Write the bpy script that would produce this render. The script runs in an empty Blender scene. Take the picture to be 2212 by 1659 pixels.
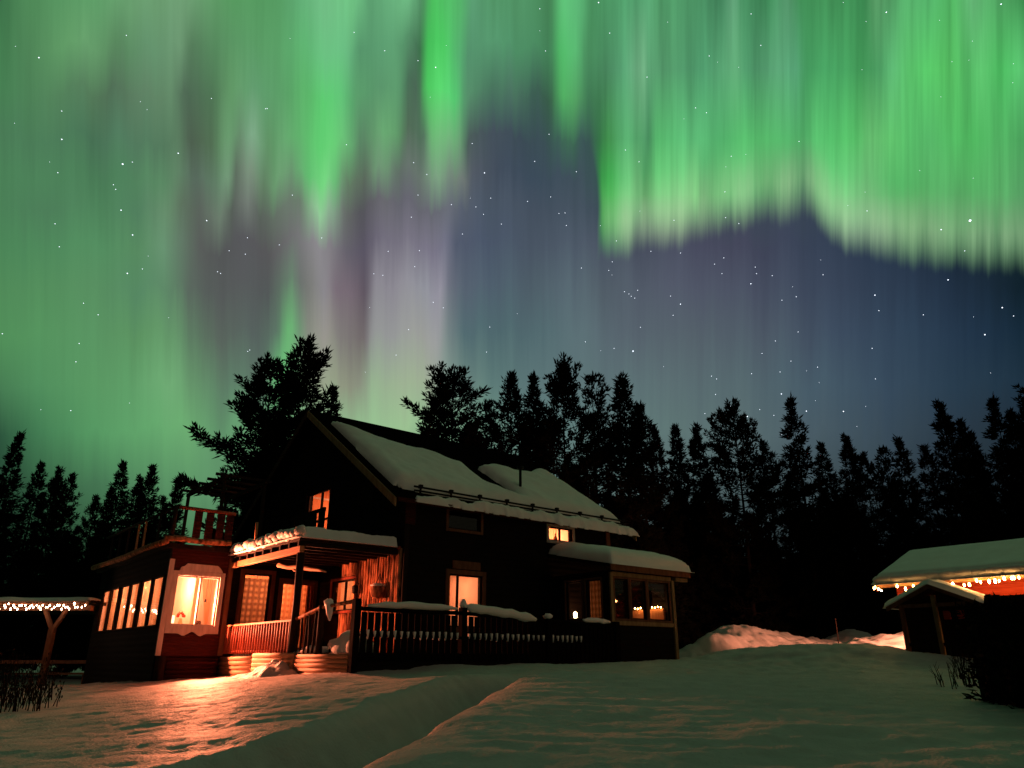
import bpy, bmesh, math, random
import numpy as np
from mathutils import Vector, Matrix, noise
random.seed(7)
C = bpy.context.scene.collection
R = math.radians
# House axes are the scene axes: x runs along the ridge, y runs along the gable. z = 0 is the camera's height.
CAMX, CAMY = -12.237, -19.757
S50, C50 = math.sin(R(50)), math.cos(R(50))
def yard(r, f):            # metres to the right of / ahead of the camera -> x, y
    return (CAMX + r*S50 + f*C50, CAMY - r*C50 + f*S50)
def toyard(x, y):
    dx, dy = x-CAMX, y-CAMY
    return (dx*S50 - dy*C50, dx*C50 + dy*S50)
# ------------------------------------------------------------------ camera
PITCH = 20.41
cam = bpy.data.cameras.new('camera'); camo = bpy.data.objects.new('camera', cam); C.objects.link(camo)
cam.sensor_width = 36; cam.lens = 26.04; cam.clip_start = .1; cam.clip_end = 6000
camo.location = (CAMX, CAMY, 0); camo.rotation_euler = (R(90+PITCH), 0, R(-40))
bpy.context.scene.camera = camo
vs = bpy.context.scene.view_settings
vs.view_transform = 'Standard'; vs.look = 'None'; vs.exposure = 0; vs.gamma = 1; vs.use_curve_mapping = False
bpy.context.scene.display_settings.display_device = 'sRGB'
bpy.context.scene.cycles.max_bounces = 6
bpy.context.scene.cycles.sample_clamp_indirect = 4
def lin(c):
    return tuple((v/255/12.92 if v/255 <= .04045 else ((v/255+.055)/1.055)**2.4) for v in c)
# ------------------------------------------------------------------ world: night sky with aurora
ROWS = [
(0, "0 55 115 70;60 75 140 85;200 90 160 100;300 105 160 110;400 110 160 115;500 80 155 90;600 80 160 95;650 90 175 115;700 110 200 135;760 105 200 130;800 85 160 110;880 105 190 130;910 75 140 95;935 45 190 75;990 70 190 100;1020 85 160 115;1060 75 150 100;1130 75 150 100;1190 60 130 80;1215 80 200 115;1255 85 195 120;1280 65 145 90;1400 80 165 110;1500 65 140 95;1600 60 140 90;1700 55 145 85;1800 60 145 85;1900 65 155 90;2000 75 165 95;2050 75 175 95;2120 65 165 85;2212 50 135 70"),
(100, "0 60 125 75;60 75 135 85;150 95 160 100;200 100 160 105;250 85 135 90;330 100 150 110;390 110 155 115;410 85 125 90;500 85 150 95;600 85 165 100;660 85 185 110;700 100 205 130;750 100 195 130;775 80 150 105;850 90 165 115;890 75 135 95;905 60 100 75;925 30 190 70;960 40 205 80;990 75 185 110;1010 80 150 110;1060 80 155 110;1100 75 150 105;1190 60 130 85;1212 60 190 95;1245 80 200 115;1265 70 150 95;1350 70 150 100;1500 70 150 100;1700 70 155 100;1950 75 175 95;2212 65 165 85"),
(200, "0 65 130 80;100 80 135 90;200 85 125 90;240 80 110 85;300 95 130 100;370 100 140 105;400 80 105 85;460 80 120 85;500 95 155 100;550 95 160 110;620 85 165 100;670 80 190 100;700 75 215 105;740 85 200 115;770 85 160 105;820 85 150 105;860 90 160 110;880 70 110 85;905 75 100 85;922 40 200 75;950 60 220 95;985 65 205 105;1005 85 150 110;1060 70 120 95;1110 75 120 100;1150 60 95 85;1190 55 95 75;1215 65 180 90;1245 75 165 95;1270 60 120 85;1310 65 115 80;1700 70 160 100"),
(300, "0 70 125 85;100 75 130 90;200 70 115 85;260 80 125 95;350 85 125 95;385 90 125 95;410 80 95 80;460 85 115 85;490 105 160 110;520 100 140 105;545 130 175 140;580 95 150 100;610 100 170 110;650 85 180 100;690 80 215 105;720 90 215 110;750 100 190 115;780 90 130 100;830 100 170 110;855 95 160 105;880 80 105 85;915 85 115 95;935 105 190 115;955 110 190 120;990 110 170 120;1010 80 95 95;1060 70 80 95;1130 60 75 90;1180 60 80 90;1230 60 110 85;1260 60 85 90;1300 55 90 80"),
(380, "0 70 130 85;100 75 135 90;200 70 125 85;270 75 130 90;350 90 140 100;385 95 130 100;420 90 105 95;470 100 130 105;490 120 160 125;510 95 110 95;540 130 150 130;570 100 130 100;600 110 165 115;630 105 150 110;670 85 195 105;700 110 225 125;725 100 190 115;750 105 130 105;790 95 105 95;810 110 150 115;835 110 150 115;860 100 110 105;910 110 120 115;945 130 170 135;970 120 140 125;1000 120 125 125;1020 85 90 105;1080 65 75 95;1150 60 75 95;1250 65 80 95;1300 55 85 85;1330 60 75 90"),
(450, "0 70 130 85;100 75 130 90;220 75 135 90;300 80 130 95;360 105 145 110;390 95 115 95;430 95 100 95;480 115 130 115;500 90 95 90;535 120 125 120;560 95 100 95;610 110 120 110;650 110 125 110;690 150 210 155;720 135 165 140;745 110 110 110;780 90 85 95;830 110 105 115;870 105 100 115;920 110 105 120;970 110 110 125;1000 90 95 115;1050 75 85 105;1150 70 80 100;1250 70 82 100;1310 60 75 90;1500 65 70 90;1700 60 70 90;1900 40 55 75;2212 25 40 55"),
(530, "0 70 135 85;100 75 140 90;220 80 145 95;300 85 140 95;355 105 150 115;385 100 125 105;430 95 95 95;480 90 88 92;530 92 88 95;580 95 90 95;640 120 115 120;690 150 140 150;710 140 130 140;745 110 100 115;785 95 85 105;830 120 110 130;880 125 115 135;940 130 120 145;960 120 115 140;985 85 90 115;1050 75 85 110;1150 75 85 105;1240 80 90 110;1350 75 80 100;1500 75 75 100;1600 70 70 95;1750 55 65 90;1900 40 55 80;2050 25 40 60;2212 15 35 45"),
(620, "0 75 140 85;100 80 145 90;220 85 145 95;300 85 140 100;360 95 140 105;410 95 105 98;450 92 95 95;520 92 90 95;580 90 92 95;630 105 130 110;650 115 115 115;670 130 125 125;700 150 140 150;725 130 110 125;760 125 105 120;790 100 85 100;810 145 135 150;860 150 140 155;920 155 150 165;950 160 150 170;970 110 110 130;1000 90 100 120;1060 80 95 115;1150 80 95 110;1230 90 105 120;1300 85 95 110;1450 85 88 110;1600 78 82 105;1750 60 70 95;1900 45 60 85;2050 30 48 72;2212 12 32 45"),
(720, "0 75 145 85;80 80 150 90;200 85 150 95;300 90 150 95;370 100 155 105;415 95 125 100;470 95 105 98;550 90 98 98;600 95 120 105;625 100 185 110;645 110 150 115;665 140 140 130;700 165 155 150;725 140 130 130;760 130 118 120;785 120 105 110;805 155 150 155;850 160 155 160;915 165 160 160;945 170 165 170;965 125 135 140;1000 85 110 120;1080 80 105 115;1180 85 108 118;1240 95 115 125;1350 90 100 115;1500 88 98 112;1650 80 90 108;1800 60 75 100;1950 45 65 90;2100 28 50 75;2212 15 40 60"),
(830, "0 65 125 80;80 75 145 90;200 85 155 95;280 90 160 100;370 110 175 115;415 100 150 105;500 95 125 105;570 95 120 105;610 100 200 115;640 115 165 120;670 150 155 130;700 160 165 140;750 150 150 130;780 145 145 130;800 155 180 145;870 165 180 150;930 165 175 150;960 140 160 150;1000 110 135 130;1060 95 125 125;1150 95 120 125;1300 95 115 122;1450 95 112 120;1600 88 105 115;1750 72 92 110;1900 55 75 98;2050 38 60 82;2212 25 48 68"),
(930, "0 40 85 60;80 60 125 80;200 80 155 95;330 95 170 105;400 105 175 110;470 95 150 105;600 110 170 120;700 140 180 135;800 155 195 145;880 160 195 145;950 135 175 140;1050 110 145 130;1150 100 130 128;1300 98 122 125;1450 98 120 122;1600 92 110 116;1750 75 92 106;1900 58 75 92;2050 42 58 75;2212 30 45 60"),
(1050, "0 35 70 50;100 50 95 65;250 70 125 85;400 90 150 100;600 100 150 110;800 120 165 120;950 115 150 120;1150 95 120 115;1400 90 108 112;1700 70 85 92;2000 45 58 68;2212 30 42 50"),
(1300, "0 12 22 16;600 25 40 28;1200 24 30 28;2212 8 10 12")]
CROWS = [
(0, "1280 65 145 90;1350 75 160 105;1400 85 170 115;1420 75 155 100;1500 68 145 95;1560 65 140 95;1585 95 165 120;1600 65 140 92;1660 60 145 90;1700 80 150 105;1730 55 140 80;1800 58 145 82;1870 50 135 75;1890 85 160 100;1930 70 150 90;1960 85 190 110;2010 75 180 100;2060 75 190 95;2100 95 185 115;2130 80 175 100;2212 50 135 70"),
(150, "1280 65 140 90;1310 70 140 95;1350 80 160 110;1390 115 185 135;1400 85 160 110;1450 75 150 100;1520 72 155 105;1560 85 170 115;1590 90 170 115;1610 70 150 100;1680 85 165 115;1720 80 165 115;1740 60 155 90;1800 60 160 90;1860 55 150 80;1900 70 160 95;1930 85 185 110;1960 80 195 100;2000 75 200 95;2050 80 205 95;2090 75 190 95;2120 85 200 105;2160 60 185 85;2212 80 195 105"),
(300, "1295 50 130 70;1315 60 150 75;1345 75 165 100;1388 85 175 110;1396 65 135 90;1420 75 180 100;1500 85 190 115;1550 75 180 105;1600 75 185 100;1650 80 195 105;1700 75 180 100;1740 70 170 95;1760 80 195 105;1800 70 185 95;1850 75 190 95;1880 95 190 105;1930 85 195 100;1970 75 185 95;2010 75 180 95;2060 80 205 100;2100 70 190 90;2150 75 185 95;2212 65 160 85"),
(420, "1297 45 160 65;1320 50 190 75;1345 95 195 110;1380 115 205 125;1390 65 150 80;1420 100 205 115;1480 110 205 120;1505 125 220 130;1515 80 165 95;1560 100 205 115;1620 100 195 115;1650 85 175 100;1700 80 160 95;1740 70 135 90;1770 110 200 120;1800 95 205 115;1840 105 205 120;1870 105 190 115;1930 75 180 95;1980 75 170 90;2040 85 180 100;2100 80 175 95;2150 85 180 100;2212 80 160 95"),
(510, "1297 50 170 70;1340 110 190 115;1380 150 180 145;1450 150 180 140;1550 130 165 125;1650 120 140 115;1740 110 130 110;1790 140 190 140;1850 150 195 150;1900 140 185 140;1960 100 165 105;2010 85 145 95;2060 110 175 115;2120 90 150 100;2212 90 150 100")]
EDGE = [(1299,526),(1340,516),(1390,506),(1450,494),(1550,474),(1620,454),(1700,438),(1745,430),(1765,450),(1800,486),(1830,510),(1900,528),(1960,540),(2050,555),(2150,566),(2212,572)]
STARS_L = "168,249,2 267,602,2 530,709,3 572,700 250,746 770,662,2 490,798 500,818 523,908,2 573,1015,2 238,967 893,953,2 1069,1027 1207,1058 1390,1028 990,1083 1060,1098 550,1181,2 615,1162 953,1181 940,1174 361,1310 424,1360 342,1484 10,1442 328,1563 1497,625 1882,291,2 1806,262 1787,703 2093,747,2 1844,754 1950,884 1777,938 1812,1083 1677,1086 1792,1152 1998,1011 2116,1413 2102,1521 1711,1534 1765,1424 1079,1512 1530,140 1662,219 1147,470 1263,843 546,153 1806,843 2089,926 2166,968 2056,894 2120,856 1654,1189 1915,1330 2040,620 1615,1183"
STARS_R = "120,38 374,11,2 422,143 1033,60 1075,196 852,242 1617,53,2 2113,18,2 160,580 98,697 145,220 947,675 1979,953,4 1854,992,2 1884,1209,2 1956,1084 1032,1226,2 685,1279 728,1314,2 203,922 523,1517,3 1056,1182 1124,1191 1228,1282 1568,1275,2 1585,1342 1777,1360 2118,1329,2 2043,1446,2 2167,1365 1138,1473 1080,1527 1556,1505 1570,1637 1320,1586 1205,1560 1158,1607 920,829 923,940 486,1260 515,1280 543,1254 505,1270 530,1288 875,1141 907,1182 300,1158 433,1131 418,1168 317,1477 441,1505 884,1637 862,1625 1236,1434 555,1414 696,1362 67,870 229,920 235,974 278,742 490,648 549,699 840,487 793,466 1240,611 1534,911 700,952 980,966 451,1041 600,1086 728,1093 915,1114 1051,1154 1166,1297"
STARS_T = "625,167,2 815,187 735,232,2 1120,197,2 957,85,2 1362,199,2 457,213 527,88 465,352 513,378 908,225"
def rot(v):   # yard frame vector (right, ahead, up) -> scene
    return Vector((v[0]*S50+v[1]*C50, -v[0]*C50+v[1]*S50, v[2]))
SP, CP = math.sin(R(PITCH)), math.cos(R(PITCH))
EAST = rot((1,0,0)); NORTH_UP = rot((0,CP,SP)); FIELD = rot((0,-SP,CP))   # FIELD: the magnetic field line the rays follow, dipping 70 degrees
world = bpy.data.worlds.new('World'); bpy.context.scene.world = world; world.use_nodes = True
nt = world.node_tree; nt.nodes.clear()
def N(t, **k):
    n = nt.nodes.new(t)
    for a, b in k.items(): setattr(n, a, b)
    return n
def setin(n, i, v):
    if isinstance(v, bpy.types.NodeSocket): nt.links.new(v, n.inputs[i])
    else: n.inputs[i].default_value = v
def M(op, a, b=0.0, c=0.0, clamp=False):
    n = N('ShaderNodeMath', operation=op, use_clamp=clamp)
    setin(n, 0, a); setin(n, 1, b); setin(n, 2, c)
    return n.outputs[0]
def DOT(v, w):
    n = N('ShaderNodeVectorMath', operation='DOT_PRODUCT'); setin(n, 0, v); n.inputs[1].default_value = w
    return n.outputs['Value']
def SS(x, a, b, lo=0., hi=1.):
    n = N('ShaderNodeMapRange', interpolation_type='SMOOTHSTEP'); setin(n, 0, x); setin(n, 1, a); setin(n, 2, b); setin(n, 3, lo); setin(n, 4, hi)
    return n.outputs[0]
def MIX(f, a, b, bt='MIX'):
    n = N('ShaderNodeMix', data_type='RGBA', blend_type=bt); setin(n, 0, f); setin(n, 6, a); setin(n, 7, b)
    return n.outputs[2]
def RAMP(x, stops):
    n = N('ShaderNodeValToRGB'); setin(n, 0, x); cr = n.color_ramp; cr.interpolation = 'LINEAR'
    while len(cr.elements) > 1: cr.elements.remove(cr.elements[-1])
    cr.elements[0].position = stops[0][0]; cr.elements[0].color = stops[0][1]
    for p, c in stops[1:]:
        e = cr.elements.new(p); e.color = c
    return n.outputs[0]
def NOISE(v, scale, detail=2., rough=.5):
    n = N('ShaderNodeTexNoise', noise_dimensions='2D'); setin(n, 'Vector', v); n.inputs['Scale'].default_value = scale
    n.inputs['Detail'].default_value = detail; n.inputs['Roughness'].default_value = rough
    return n.outputs[0]
def COMB(x, y):
    n = N('ShaderNodeCombineXYZ'); setin(n, 0, x); setin(n, 1, y); return n.outputs[0]
d = N('ShaderNodeTexCoord').outputs['Generated']
fz = M('MAXIMUM', DOT(d, NORTH_UP), .05)
a = M('DIVIDE', DOT(d, EAST), fz); b = M('DIVIDE', DOT(d, FIELD), fz)
s = M('MULTIPLY_ADD', a, 1600/2212, .5)
t = M('MULTIPLY_ADD', b, -1600/1659, .5)
streak = NOISE(COMB(a, M('MULTIPLY', b, .045)), 34., 4., .6)
fine = NOISE(COMB(a, M('MULTIPLY', b, .03)), 110., 2., .5)
cloudy = NOISE(COMB(a, M('MULTIPLY', b, .5)), 5., 3., .5)
jit = M('ADD', M('MULTIPLY', M('SUBTRACT', streak, .5), .075), M('MULTIPLY', M('SUBTRACT', cloudy, .5), .03))
tj = M('ADD', t, jit)
def parse(txt):
    out = []
    for it in txt.split(';'):
        x, r_, g_, b_ = map(float, it.split())
        out.append((x/2212, lin((r_, g_, b_))+(1,)))
    return out[:32]
def field(rows, tt):
    col = RAMP(s, parse(rows[0][1]))
    for (y0, _), (y1, txt) in zip(rows, rows[1:]):
        n = N('ShaderNodeMapRange', interpolation_type='LINEAR'); setin(n, 0, tt); n.inputs[1].default_value = y0/1659; n.inputs[2].default_value = y1/1659
        col = MIX(n.outputs[0], col, RAMP(s, parse(txt)))
    return col
lower = field(ROWS, tj)
curt = field(CROWS, t)
edge = RAMP(s, [(x/2212, ((y-6-max(0, (x-1800)/412)*14)/1659,)*3+(1,)) for x, y in EDGE])
ej = M('ADD', edge, M('ADD', M('MULTIPLY', M('SUBTRACT', streak, .5), .034), M('MULTIPLY', M('SUBTRACT', fine, .5), .014)))
up = SS(t, .24, .02)
side = SS(M('ADD', s, M('MULTIPLY', M('SUBTRACT', cloudy, .5), .02)), M('MULTIPLY_ADD', up, -.045, 1287/2212), M('MULTIPLY_ADD', up, .03, 1302/2212))
alpha = M('MULTIPLY', SS(M('SUBTRACT', ej, t), -.032, .032), side)
def grey(c, k, g):
    h = N('ShaderNodeHueSaturation'); h.inputs['Saturation'].default_value = k; h.inputs['Value'].default_value = g; nt.links.new(c, h.inputs['Color']); return h.outputs[0]
lower = MIX(1., lower, (.93,1.03,.96,1), 'MULTIPLY')
col = MIX(alpha, grey(lower, .90, .93), grey(curt, .94, .97))
fringe = M('MULTIPLY', M('MULTIPLY', SS(M('SUBTRACT', ej, t), .085, .02), alpha), M('MULTIPLY_ADD', streak, .9, -.12))
col = MIX(fringe, col, lin((158,188,146))+(1,))
amp = M('ADD', M('MULTIPLY_ADD', alpha, .70, .28), SS(t, .34, .16, 0., .22))
gain = M('ADD', 1., M('MULTIPLY', amp, M('ADD', M('MULTIPLY', M('SUBTRACT', streak, .5), .62), M('MULTIPLY', M('SUBTRACT', fine, .5), .26))))
gv = N('ShaderNodeCombineXYZ')
for i in range(3): setin(gv, i, gain)
col = MIX(1., col, gv.outputs[0], 'MULTIPLY')
# the rest of the sky: dim night sky with a wide pale glow added over the south-east to brighten the roof snow
sep = N('ShaderNodeSeparateXYZ'); setin(sep, 0, d)
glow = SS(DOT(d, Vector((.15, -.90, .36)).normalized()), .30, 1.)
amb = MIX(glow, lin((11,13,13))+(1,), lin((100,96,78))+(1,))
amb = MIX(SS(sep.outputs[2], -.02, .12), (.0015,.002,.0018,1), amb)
inview = SS(DOT(d, NORTH_UP), .60, .755)
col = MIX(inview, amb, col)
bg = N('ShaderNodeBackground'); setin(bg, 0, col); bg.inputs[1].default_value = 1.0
wo = N('ShaderNodeOutputWorld'); nt.links.new(bg.outputs[0], wo.inputs[0])
world.cycles.sampling_method = 'MANUAL'; world.cycles.sample_map_resolution = 512
# ------------------------------------------------------------------ materials
def mat(name, c1, c2=None, rough=.7, scale=6., stretch=(1,1,1), bump=0., bscale=None, wave=None, metal=0., spec=.12):
    m = bpy.data.materials.new(name); m.use_nodes = True; t_ = m.node_tree; p = t_.nodes['Principled BSDF']
    p.inputs['Roughness'].default_value = rough; p.inputs['Metallic'].default_value = metal; p.inputs['Specular IOR Level'].default_value = spec
    c2 = c2 or tuple(v*.7 for v in c1)
    co = t_.nodes.new('ShaderNodeTexCoord'); mp = t_.nodes.new('ShaderNodeMapping'); mp.inputs['Scale'].default_value = stretch
    t_.links.new(co.outputs['Object'], mp.inputs[0])
    no = t_.nodes.new('ShaderNodeTexNoise'); no.inputs['Scale'].default_value = scale; no.inputs['Detail'].default_value = 5
    t_.links.new(mp.outputs[0], no.inputs['Vector'])
    cr = t_.nodes.new('ShaderNodeValToRGB'); cr.color_ramp.elements[0].position = .35; cr.color_ramp.elements[1].position = .65
    cr.color_ramp.elements[0].color = (*c2, 1); cr.color_ramp.elements[1].color = (*c1, 1)
    t_.links.new(no.outputs[0], cr.inputs[0]); t_.links.new(cr.outputs[0], p.inputs['Base Color'])
    if bump:
        src = no.outputs[0]
        if bscale:
            n2 = t_.nodes.new('ShaderNodeTexNoise'); n2.inputs['Scale'].default_value = bscale; n2.inputs['Detail'].default_value = 4
            t_.links.new(mp.outputs[0], n2.inputs['Vector']); src = n2.outputs[0]
        if wave:
            w = t_.nodes.new('ShaderNodeTexWave'); w.bands_direction = wave[0]; w.inputs['Scale'].default_value = wave[1]; w.inputs['Distortion'].default_value = .3
            t_.links.new(co.outputs['Object'], w.inputs['Vector'])
            ad = t_.nodes.new('ShaderNodeMath'); ad.operation = 'MULTIPLY_ADD'; t_.links.new(src, ad.inputs[0]); ad.inputs[1].default_value = .3; t_.links.new(w.outputs['Fac'], ad.inputs[2]); src = ad.outputs[0]
        bp = t_.nodes.new('ShaderNodeBump'); bp.inputs['Strength'].default_value = bump; bp.inputs['Distance'].default_value = .03
        t_.links.new(src, bp.inputs['Height']); t_.links.new(bp.outputs[0], p.inputs['Normal'])
    return m
def glow_mat(name, col, strength, sampling=True):
    m = bpy.data.materials.new(name); m.use_nodes = True; t_ = m.node_tree; t_.nodes.clear()
    e = t_.nodes.new('ShaderNodeEmission'); e.inputs[0].default_value = (*col, 1); e.inputs[1].default_value = strength
    o = t_.nodes.new('ShaderNodeOutputMaterial'); t_.links.new(e.outputs[0], o.inputs[0])
    if not sampling: m.cycles.emission_sampling = 'NONE'
    return m
def glass_mat():
    m = bpy.data.materials.new('window_glass'); m.use_nodes = True; t_ = m.node_tree; t_.nodes.clear()
    tr = t_.nodes.new('ShaderNodeBsdfTransparent'); gl = t_.nodes.new('ShaderNodeBsdfGlossy'); gl.inputs['Roughness'].default_value = .02
    lw = t_.nodes.new('ShaderNodeLayerWeight'); pw = t_.nodes.new('ShaderNodeMath'); pw.operation = 'POWER'; pw.inputs[1].default_value = 4; t_.links.new(lw.outputs['Facing'], pw.inputs[0])
    fr = t_.nodes.new('ShaderNodeMath'); fr.operation = 'MULTIPLY_ADD'; fr.inputs[1].default_value = .8; fr.inputs[2].default_value = .018; t_.links.new(pw.outputs[0], fr.inputs[0])
    mx = t_.nodes.new('ShaderNodeMixShader'); o = t_.nodes.new('ShaderNodeOutputMaterial')
    t_.links.new(fr.outputs[0], mx.inputs[0]); t_.links.new(tr.outputs[0], mx.inputs[1]); t_.links.new(gl.outputs[0], mx.inputs[2]); t_.links.new(mx.outputs[0], o.inputs[0])
    return m
def cloth_mat(name, c1, c2, check=0., trans=.5):
    m = bpy.data.materials.new(name); m.use_nodes = True; t_ = m.node_tree; t_.nodes.clear()
    co = t_.nodes.new('ShaderNodeTexCoord')
    if check:
        w1 = t_.nodes.new('ShaderNodeTexWave'); w1.bands_direction = 'X'; w2 = t_.nodes.new('ShaderNodeTexWave'); w2.bands_direction = 'Z'
        for w in (w1, w2):
            w.inputs['Scale'].default_value = check; w.inputs['Distortion'].default_value = 1.2; w.inputs['Detail Scale'].default_value = 2; t_.links.new(co.outputs['Object'], w.inputs['Vector'])
        mu = t_.nodes.new('ShaderNodeMath'); mu.operation = 'MULTIPLY'; t_.links.new(w1.outputs['Fac'], mu.inputs[0]); t_.links.new(w2.outputs['Fac'], mu.inputs[1]); src = mu.outputs[0]
    else:
        no = t_.nodes.new('ShaderNodeTexNoise'); no.inputs['Scale'].default_value = 5; t_.links.new(co.outputs['Object'], no.inputs['Vector']); src = no.outputs[0]
    cr = t_.nodes.new('ShaderNodeValToRGB'); cr.color_ramp.elements[0].color = (*c2, 1); cr.color_ramp.elements[1].color = (*c1, 1); t_.links.new(src, cr.inputs[0])
    di = t_.nodes.new('ShaderNodeBsdfDiffuse'); tl = t_.nodes.new('ShaderNodeBsdfTranslucent'); mx = t_.nodes.new('ShaderNodeMixShader'); mx.inputs[0].default_value = trans
    o = t_.nodes.new('ShaderNodeOutputMaterial')
    t_.links.new(cr.outputs[0], di.inputs[0]); t_.links.new(cr.outputs[0], tl.inputs[0]); t_.links.new(di.outputs[0], mx.inputs[1]); t_.links.new(tl.outputs[0], mx.inputs[2]); t_.links.new(mx.outputs[0], o.inputs[0])
    return m
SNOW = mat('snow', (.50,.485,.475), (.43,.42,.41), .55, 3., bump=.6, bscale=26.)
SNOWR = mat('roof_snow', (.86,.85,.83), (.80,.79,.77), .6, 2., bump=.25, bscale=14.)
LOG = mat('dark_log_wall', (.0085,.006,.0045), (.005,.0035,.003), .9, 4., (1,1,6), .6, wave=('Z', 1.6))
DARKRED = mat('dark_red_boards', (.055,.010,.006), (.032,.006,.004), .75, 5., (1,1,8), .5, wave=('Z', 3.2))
TRIM = mat('pale_painted_trim', (.52,.47,.43), (.40,.35,.31), .6, 9., (1,1,.2), .2)
BROWN = mat('brown_trim', (.17,.075,.04), (.11,.045,.025), .7, 8., (1,1,.3), .3)
TAN = mat('tan_trim', (.30,.20,.10), (.20,.13,.065), .7, 8., (1,1,.3), .3)
BEAM = mat('raw_pine_beam', (.46,.23,.11), (.33,.14,.06), .65, 7., (2,.4,4), .3)
DARKWOOD = mat('weathered_dark_wood', (.020,.011,.007), (.011,.006,.004), .8, 6., (1,1,.3), .5)
REDWOOD = mat('red_stained_wood', (.30,.065,.03), (.20,.04,.02), .6, 8., (1,1,.3), .3)
BARK = mat('bark_slab', (.60,.25,.12), (.08,.03,.016), .8, 7., (1,1,.35), .8)
SLAB = mat('peeled_half_log', (.50,.30,.18), (.34,.19,.10), .7, 4., (5,.4,5), .4)
ROOF = mat('black_sheet_roof', (.004,.004,.004), (.0025,.0025,.0025), 1., 5., bump=.2, wave=('X', 2.), spec=.0)
IRON = mat('black_iron', (.012,.012,.012), None, .45, 8., metal=.6)
ROOM = mat('cream_room_wall', (.74,.58,.46), (.68,.52,.41), .8, 3.)
ROOMR = mat('pine_panel_wall', (.55,.24,.11), (.42,.17,.08), .7, 4., (6,6,.5), .3)
FLOORW = mat('pine_floor', (.30,.16,.08), None, .6, 5.)
CABIN = mat('red_painted_log', (.50,.055,.022), (.36,.035,.015), .65, 4., (1,.6,6), .6, wave=('Z', 1.5))
BARKT = mat('tree_bark', (.014,.010,.008), (.007,.005,.004), .9, 5., (1,1,.3), .8)
NEEDLE = mat('conifer_needles', (.0055,.0075,.004), (.003,.004,.0025), .95, 1.2)
TWIG = mat('dry_twig', (.014,.009,.006), (.008,.005,.004), .8, 9.)
PICKET = mat('black_stained_picket', (.006,.004,.003), (.003,.002,.002), .9, 6., (1,1,.3), .3, spec=.03)
PORC = mat('glazed_pottery', (.6,.4,.22), (.5,.3,.15), .3, 4.)
PETAL = mat('red_petals', (.5,.06,.03), (.35,.03,.02), .6, 9.)
GLASS = glass_mat()
CURT = cloth_mat('cream_curtain', (.80,.62,.42), (.70,.52,.34))
PLAID = cloth_mat('plaid_curtain', (.62,.36,.18), (.34,.17,.08), 1.6, .55)
GREYCURT = cloth_mat('brown_plaid_curtain', (.40,.25,.13), (.16,.09,.05), 1.6, .4)
BULB = glow_mat('fairy_light', (1,.48,.14), 85.)
BULBW = glow_mat('icicle_light', (1,.56,.34), 30.)
LAMPG = glow_mat('lamp_globe', (1,.60,.26), 14.)
STAR = glow_mat('starlight', (.80,.88,1), 2.2, False)
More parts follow.
